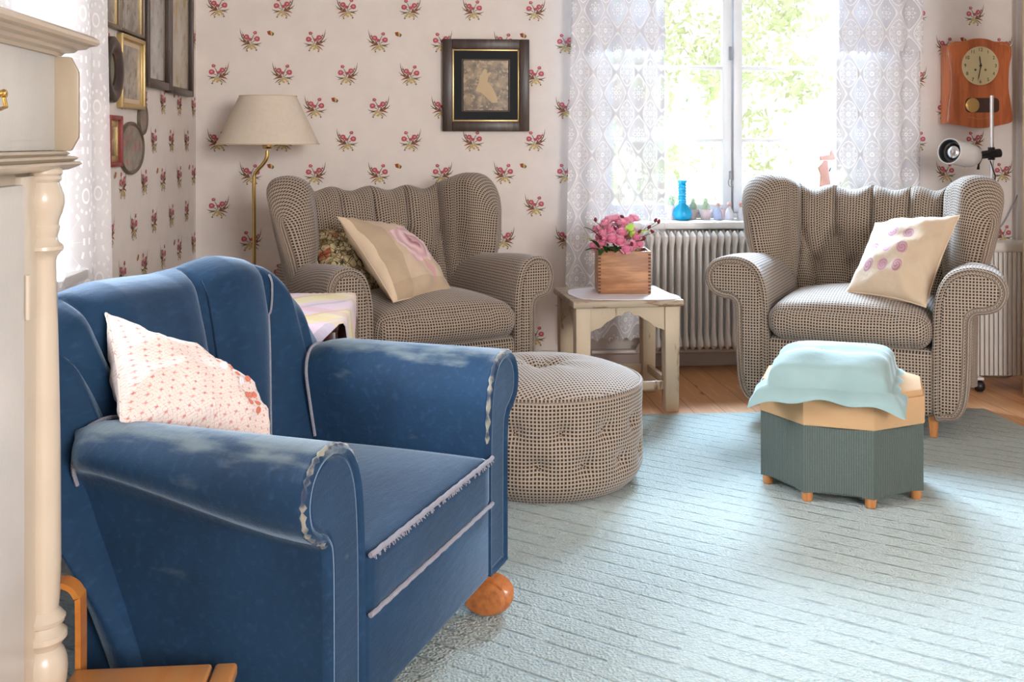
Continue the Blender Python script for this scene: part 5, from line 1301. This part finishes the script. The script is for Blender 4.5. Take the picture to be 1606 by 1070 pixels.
# ------------------------------------------------------------------ cloth covered table behind the blue chair
th2 = 0.60; nr = on_z(546, 506, th2); fr_ = on_z(545, 459, th2); 
c_ = Vector(((nr.x + fr_.x) / 2, (nr.y + fr_.y) / 2, 0)); ang = 0.0
tw2, td2 = 0.55, (fr_.y - nr.y) 
x1_ = (nr.x + fr_.x) / 2 - 0.008; y0_ = nr.y + 0.01
t = thing('lamp_table', 'dark wooden table under a pastel checked cloth behind the blue armchair', 'table', (x1_ - tw2, y0_, 0))
m = MB(); m.box((tw2 / 2, td2 / 2, th2 - 0.016), (tw2, td2, 0.024), 0.005); m.build('table_top', M['darkwood'], t)
for x in (0.025, tw2 - 0.025):
    for y in (0.025, td2 - 0.025):
        m = MB(); m.box((x, y, (th2 - 0.029 + 0.0125) / 2), (0.034, 0.034, th2 - 0.029 - 0.0125), 0.003); m.build('leg', M['darkwood'], t)
m = MB(); m.box((tw2 / 2, td2 / 2, 0.36), (tw2 - 0.06, td2 - 0.06, 0.016), 0.003); m.build('shelf', M['darkwood'], t)
n = 60; cw2 = 0.83; P = []
def cloth(i, j):
    # square cloth laid a little askew, corners hanging as points
    u, v = -cw2 / 2 + cw2 * i / n * 1.0, -cw2 / 2 + cw2 * j / n
    a = R(44); uu, vv = u * math.cos(a) - v * math.sin(a), u * math.sin(a) + v * math.cos(a)
    hx_, hy_ = tw2 / 2 + 0.004, td2 / 2 + 0.004; z = th2 - 0.002; ox_, oy_ = max(0, abs(uu) - hx_), max(0, abs(vv) - hy_)
    drop = ox_ + oy_ ; rr = 0.01
    X = math.copysign(min(abs(uu), hx_) + min(ox_, 0.014) + 0.05 * max(0, ox_ - .014) * abs(math.sin(vv * 18)), uu); Y = math.copysign(min(abs(vv), hy_) + min(oy_, 0.014) + 0.05 * max(0, oy_ - .014) * abs(math.sin(uu * 20)), vv)
    z -= max(0, drop - 0.008)
    z += 0.0015 * math.sin(uu * 40 + vv * 13) if drop == 0 else 0
    return Vector((x1_ - tw2 / 2 + X, y0_ + td2 / 2 + Y, z))
m = MB(); m.grid([[cloth(i, j) for j in range(n + 1)] for i in range(n + 1)], uv=lambda i, j: (i / n * cw2 * 1.2, j / n * cw2 * 1.2)); tag(m.build('tablecloth', M['plaid'], recalc=False, angle=180), 'pink lilac and yellow checked cloth draped over the dark table', 'tablecloth')

# ------------------------------------------------------------------ things on the sill
sy = D + 0.035; sz = WZ0
def sill(px): return on_y(px, 343, sy).x
x = sill(1070); t = thing('vase', 'turquoise glass bottle vase with a long ribbed neck on the window sill', 'vase', (x, sy, sz))
zz = lambda py: on_y(1070, py, sy).z - sz
pr = [(0, 0.001), (0.030, 0.001), (0.043, 0.010), (0.049, 0.028), (0.044, 0.050), (0.030, 0.068), (0.0205, 0.080)]
H_ = zz(283)
for k in range(30):
    z = lerp(0.084, H_ - 0.012, k / 29); pr.append((0.0195 + 0.0018 * math.sin(k * 1.55), z))
pr += [(0.023, H_ - 0.004), (0.024, H_), (0.019, H_), (0.015, H_ - 0.02), (0.015, 0.085), (0.03, 0.05), (0.03, 0.02), (0, 0.012)]
m = MB(); m.lathe(pr, (0, 0, 0), 40); m.build('vase_body', M['vase'], t)
def pot(px, w, h, lab, dy=0.03, plant=True):
    x = on_y(px, 343, sy + dy).x; t = thing('plant_pot', lab, 'pot', (x, sy + dy, sz), group='clay pots on the window sill')
    m = MB(); m.lathe([(0, 0.0005), (w * 0.36, 0.0005), (w * 0.46, h * 0.8), (w * 0.5, h * 0.8), (w * 0.5, h), (w * 0.44, h), (w * 0.42, h * 0.8), (0, h * 0.78)], (0, 0, 0), 28); m.build('pot_body', M['clay'], t)
    if plant:
        m = MB(); m.lathe([(0, h * 0.78), (0.016, h * 0.85), (0.020, h + 0.012), (0.014, h + 0.03), (0.009, h + 0.036), (0.011, h + 0.045), (0.006, h + 0.056), (0, h + 0.058)], (0, 0, 0), 14)
        for k in range(10):
            a = k * 2.4; z = h + 0.005 + 0.004 * k; m.tube([(0.012 * math.cos(a), 0.012 * math.sin(a), z), (0.024 * math.cos(a), 0.024 * math.sin(a), z + 0.008)], [0.004, 0.001], 5)
        m.build('succulent', M['leaf_b'], t)
pot(1106.5, 0.064, 0.050, 'pale clay pot with a small succulent between the turquoise vase and the figurines'); pot(1087, 0.045, 0.048, 'pale clay pot half hidden behind the turquoise vase', 0.07); pot(1052, 0.050, 0.07, 'pale clay pot at the left end of the sill by the curtain', 0.05)
pot(1134, 0.026, 0.050, 'tiny clay pot standing behind the two bottle figurines', 0.06, False)
def figurine(px, h, lab, mat, dress=None):
    x = sill(px); t = thing('figurine', lab, 'figurine', (x, sy - 0.01, sz), group='bottle figurines on the window sill')
    m = MB(); m.lathe([(0, 0.0005), (0.019, 0.0005), (0.021, 0.005), (0.019, h * 0.45), (0.012, h * 0.62), (0.0065, h * 0.70), (0.0065, h * 0.76), (0, h * 0.76)], (0, 0, 0), 22); m.build('bottle_body', mat, t)
    m = MB(); m.lathe([(0, h * 0.72), (0.008, h * 0.75), (0.012, h * 0.86), (0.009, h * 0.97), (0, h)], (0, 0, 0), 18); m.build('head', M['skin'], t)
    m = MB(); m.lathe([(0.0125, h * 0.87), (0.0125, h * 0.93), (0.008, h * 1.0), (0, h * 1.02)], (0, 0.0015, 0), 16); m.build('cap', dress or M['clay'], t)
figurine(1125, 0.085, 'small blue glass bottle figurine, the one nearest the clay pots', M['figglass']); figurine(1143, 0.088, 'small bluish bottle figurine in the middle of the three figurines', M['figwhite']); figurine(1162, 0.084, 'small white figurine with red hair right beside the armchair wing', M['figwhite'], M['coralbtn'])
# wooden animal shaped ornament with a white card
yy = D + 0.03; L_ = lambda px, py: (on_y(px, py, yy).x, on_y(px, py, yy).z)
t = thing('wooden_ornament', 'pinkish wooden animal shaped stand holding a white card on the sill behind the right armchair', 'ornament', (L_(1298, 300)[0], yy, sz)); ox_ = L_(1298, 300)[0]
def pp(pts, y0, y1, mat, nm):
    m = MB(); m.prism([(L_(*p)[0] - ox_, L_(*p)[1] - sz) for p in pts], y0, y1, 'y', bevel=0.001); m.build(nm, mat, t)
pk_ = plain('pinkish_wood', srgb(172, 122, 104), 0.6)
pp([(1286, 245), (1302, 243), (1304, 236), (1309, 246), (1309, 251), (1291, 251), (1287, 252)], -0.006, 0.010, pk_, 'head')
pp([(1283, 262), (1292, 252), (1297, 252), (1302, 290), (1309, 290), (1309, 298), (1309, 340), (1304, 340), (1303, 298), (1290, 298), (1288, 340), (1283, 340), (1287, 275)], -0.006, 0.010, pk_, 'body')
pp([(1293, 253), (1312, 254), (1313, 289), (1301, 289)], 0.0102, 0.0125, M['white'], 'card')
pp([(1301, 268), (1303, 264), (1305, 262), (1304, 266), (1302, 270)], -0.0005 + 0.0085, 0.0101, M['ink'], 'card_mark')
for o_ in []: pass

# ------------------------------------------------------------------ cream cabinet, left foreground
XC = -0.570; KS = XC / -0.505
Z_ = lambda z: z if z < 0.2 else 1.1 + (z - 1.1) * KS
cab = thing('painted_cabinet', 'tall cream painted cabinet with turned half column at the left edge', 'cabinet', (XC, 0.9, 0))
cy_ = lambda px, x=XC: on_x(px, 300, x).y
B = lambda mb_, x0, x1, y0, y1, z0, z1, bv=0.003, mi=0: mb_.box(((x0 + x1) / 2 - XC, (y0 + y1) / 2 - 0.9, (Z_(z0) + Z_(z1)) / 2), (x1 - x0, y1 - y0, Z_(z1) - Z_(z0)), bv, mi=mi)
yE = 1.553 * KS
m = MB(); B(m, XL + 0.06, XC - 0.012, 0.35, yE, 0.06, 1.225); B(m, XL + 0.06, XC - 0.03, 0.37, yE - 0.02, 0.0, 0.06); m.build('carcass', M['cab'], cab)
m = MB()   # cornice as a swept profile on front and far end
prof = [(0.0, 1.222), (0.006, 1.222), (0.010, 1.226), (0.020, 1.228), (0.024, 1.232), (0.033, 1.234), (0.037, 1.238), (0.045, 1.240), (0.048, 1.244), (0.047, 1.249), (0.040, 1.254), (0.0, 1.257)]
def sweep(mb_, prof, x, ye, y0, back=XL + 0.07):
    prof = [(d * KS, Z_(z)) for d, z in prof]
    P = [[(x + d - XC, y0 - 0.9, z) for d, z in prof], [(x + d - XC, ye + d - 0.9, z) for d, z in prof], [(back - XC, ye + d - 0.9, z) for d, z in prof]]
    mb_.grid(P); mb_.add([(x - XC, y0 - .9, prof[-1][1]), (x - XC, ye - .9, prof[-1][1]), (back - XC, ye - .9, prof[-1][1]), (back - XC, y0 - .9, prof[-1][1])], [[0, 1, 2, 3]])
sweep(m, prof, XC - 0.002, yE, 0.35); m.build('cornice', M['cab_shaded'] if False else M['cab'], cab, angle=25)
m = MB(); mp = [(0.0, 1.088), (0.012, 1.087), (0.016, 1.084), (0.012, 1.081), (0.021, 1.080), (0.025, 1.077), (0.019, 1.073), (0.026, 1.072), (0.029, 1.069), (0.023, 1.065), (0.014, 1.061), (0.0, 1.059)]
sweep(m, mp, XC - 0.002, yE, 0.35); m.build('waist_moulding', M['cab'], cab, angle=25)
yb0, yb1 = cy_(86), cy_(86) + 0.010
m = MB(); B(m, XC - 0.02, XC, 0.42, yb0 + 0.0, 1.0885, 1.222, 0.001); d_ = m.build('drawer', M['cab_front'], cab)
hy_ = cy_(8, XC + 0.02); m = MB()
m.box((0.004, hy_ - 0.9 - 0.03, Z_(1.155)), (0.004, 0.075, 0.028), 0.001)
for dy in (-0.058, 0.0): m.lathe([(0.005, 0), (0.005, 0.010), (0.0065, 0.014), (0.005, 0.018), (0, 0.019)], (0.004, hy_ - 0.9 + dy, Z_(1.158)), 12, M=Matrix.Rotation(PI / 2, 3, 'Y'))
m.tube([(0.018, hy_ - 0.9, Z_(1.156)), (0.022, hy_ - 0.9 - 0.002, Z_(1.142)), (0.022, hy_ - 0.9 - 0.029, Z_(1.138)), (0.022, hy_ - 0.9 - 0.056, Z_(1.142)), (0.018, hy_ - 0.9 - 0.058, Z_(1.156))], 0.0028, 8)
m.build('handle', M['brass'], cab)
# chamfered corner block
m = MB(); zc0, zc1 = Z_(1.0875), Z_(1.222); dx_ = 0.032 * KS
m.prism([(-0.012, zc0), (dx_ - 0.012, zc0), (dx_, zc0 + 0.022), (dx_, zc1 - 0.026), (dx_ - 0.012, zc1 - 0.002), (-0.012, zc1)], yb0 - 0.9, yb1 - 0.9, 'y', bevel=0.002); m.build('corner_block', M['cab_shaded'], cab)
# turned column
m = MB(); cc = at(66, 400, (1.445 * KS)); ccx, ccy = cc.x - XC, cc.y - 0.9
zf = lambda py: at(66, py, (1.445 * KS)).z
k = (1.445 * KS) / F
cp = [(26, 262), (30, 266), (30, 272), (27, 276), (29, 281), (25, 286), (27, 292), (32, 305), (33, 318), (30, 332), (25, 345), (24, 352), (26, 356), (25, 362), (22, 372), (25, 380), (31, 386), (32, 391), (27, 396), (22, 402), (20, 410), (23, 500), (27, 700), (28, 880), (26, 940), (24, 955), (30, 962), (35, 968), (33, 975), (27, 979), (30, 985), (37, 992), (37, 1000), (30, 1008), (27, 1014), (33, 1022), (37, 1035), (38, 1050), (36, 1070), (30, 1090), (24, 1105), (26, 1115), (34, 1122), (34, 1135), (28, 1145)]
m.lathe([(r * k, zf(py)) for r, py in cp], (ccx, ccy, 0), 36)
m.box((ccx, ccy, (zf(1145) + 0.0) / 2 + 0.001), (0.06, 0.06, zf(1145)), 0.003)
m.build('turned_column', M['cab'], cab, angle=30)
m = MB(); B(m, XC - 0.014, XC - 0.002, cy_(37), yE - 0.004, 0.07, 1.055, 0.002); m.build('stile', M['cab'], cab)
m = MB(); B(m, XC - 0.014, XC + 0.004, 0.45, cy_(35), 0.10, 1.045, 0.004); dr = m.build('door', M['cab_front'], cab)
m = MB(); m.tube([(0.006, cy_(36) - 0.9, 0.84), (0.006, cy_(36) - 0.9, 0.905)], 0.004, 8); m.build('hinge', M['cab'], cab)

# ------------------------------------------------------------------ slatted bentwood bench, bottom left
zt3 = 0.24; q0, q1 = on_z(118, 1045, zt3), on_z(372, 1040, zt3)
yb_ = (q0.y + q1.y) / 2; bx0, bx1 = q0.x, q1.x
t = thing('bentwood_bench', 'low honey coloured slatted bench with bentwood arm in front of the blue armchair', 'bench', (bx0, yb_, 0))
sw = 0.0475
xs = [(0.0, (bx1 - bx0) * 0.845), ((bx1 - bx0) * 0.862, bx1 - bx0)]
for (a, b) in xs:
    m = MB(); m.box(((a + b) / 2, -0.20, zt3 - 0.012), (b - a, 0.40, 0.022), 0.006, 3); m.build('slat', M['benchtop'], t)
for y in (-0.05, -0.35):
    m = MB(); m.box(((bx1 - bx0) / 2, y, zt3 - 0.035), (bx1 - bx0 - 0.01, 0.03, 0.022), 0.003); m.build('rail', M['pinewood'], t)
    m = MB(); m.box((bx1 - bx0 - 0.03, y, (zt3 - 0.046 + 0.0128) / 2), (0.024, 0.03, zt3 - 0.046 - 0.0130), 0.003); m.build('leg', M['pinewood'], t)
# bent arm: a flat band rising from the floor, over and down behind
pA = on_x(118, 1000, bx0).z
def band(path, w, th_, nm):
    m = MB(); P = []
    for i, p in enumerate(path):
        a = Vector(path[max(i - 1, 0)]); b = Vector(path[min(i + 1, len(path) - 1)]); tt = (b - a).normalized(); nn = Vector((1, 0, 0)); s_ = tt.cross(nn).normalized(); p = Vector(p)
        P.append([p + nn * w / 2 + s_ * th_ / 2, p - nn * w / 2 + s_ * th_ / 2, p - nn * w / 2 - s_ * th_ / 2, p + nn * w / 2 - s_ * th_ / 2])
    m.grid(P, cv=True); m.add(P[0], [[0, 1, 2, 3]]); m.add(P[-1], [[0, 1, 2, 3]]); return m.build(nm, M['pinewood'], t, angle=50)
hy2 = yb_ + 0.02; pv = on_y(125, 915, hy2); ztA = pv.z; hx0 = pv.x - bx0
def band(path, w, th_, nm):
    # flat bent strip, its width along y
    m = MB(); P = []
    for i, p in enumerate(path):
        a = Vector(path[max(i - 1, 0)]); b = Vector(path[min(i + 1, len(path) - 1)]); tt = (b - a).normalized(); nn = Vector((0, 1, 0)); s_ = tt.cross(nn).normalized(); p = Vector(p)
        P.append([p + nn * w / 2 + s_ * th_ / 2, p - nn * w / 2 + s_ * th_ / 2, p - nn * w / 2 - s_ * th_ / 2, p + nn * w / 2 - s_ * th_ / 2])
    m.grid(P, cv=True); m.add(P[0], [[0, 1, 2, 3]]); m.add(P[-1], [[0, 1, 2, 3]]); return m.build(nm, M['pinewood'], t, angle=50)
band(spline([(hx0, 0.026, 0.0130), (hx0, 0.026, 0.15), (hx0, 0.026, ztA - 0.045), (hx0 - 0.004, 0.026, ztA - 0.018), (hx0 - 0.020, 0.026, ztA - 0.002), (hx0 - 0.05, 0.026, ztA), (hx0 - 0.20, 0.026, ztA - 0.004), (hx0 - 0.25, 0.026, ztA - 0.02), (hx0 - 0.27, 0.026, ztA - 0.06), (hx0 - 0.275, 0.026, 0.15), (hx0 - 0.275, 0.026, 0.0130)], 8), 0.034, 0.009, 'bentwood_arm')

# ------------------------------------------------------------------ right edge: pine cupboard and chair edge
m = MB(); xk = on_y(1603.5, 200, 4.34).x
t = thing('pine_cupboard', 'pine cupboard side at the far right edge in front of the white heater', 'cupboard', (xk, 4.08, 0))
m.box((0.10, 0.13, 1.05), (0.2, 0.26, 2.1), 0.004); m.build('cupboard_side', M['pinecup'], t)
m = MB(); m.box((0.11, 0.13, 2.115), (0.22, 0.26, 0.03), 0.006); m.build('cupboard_top', M['pinecup'], t)
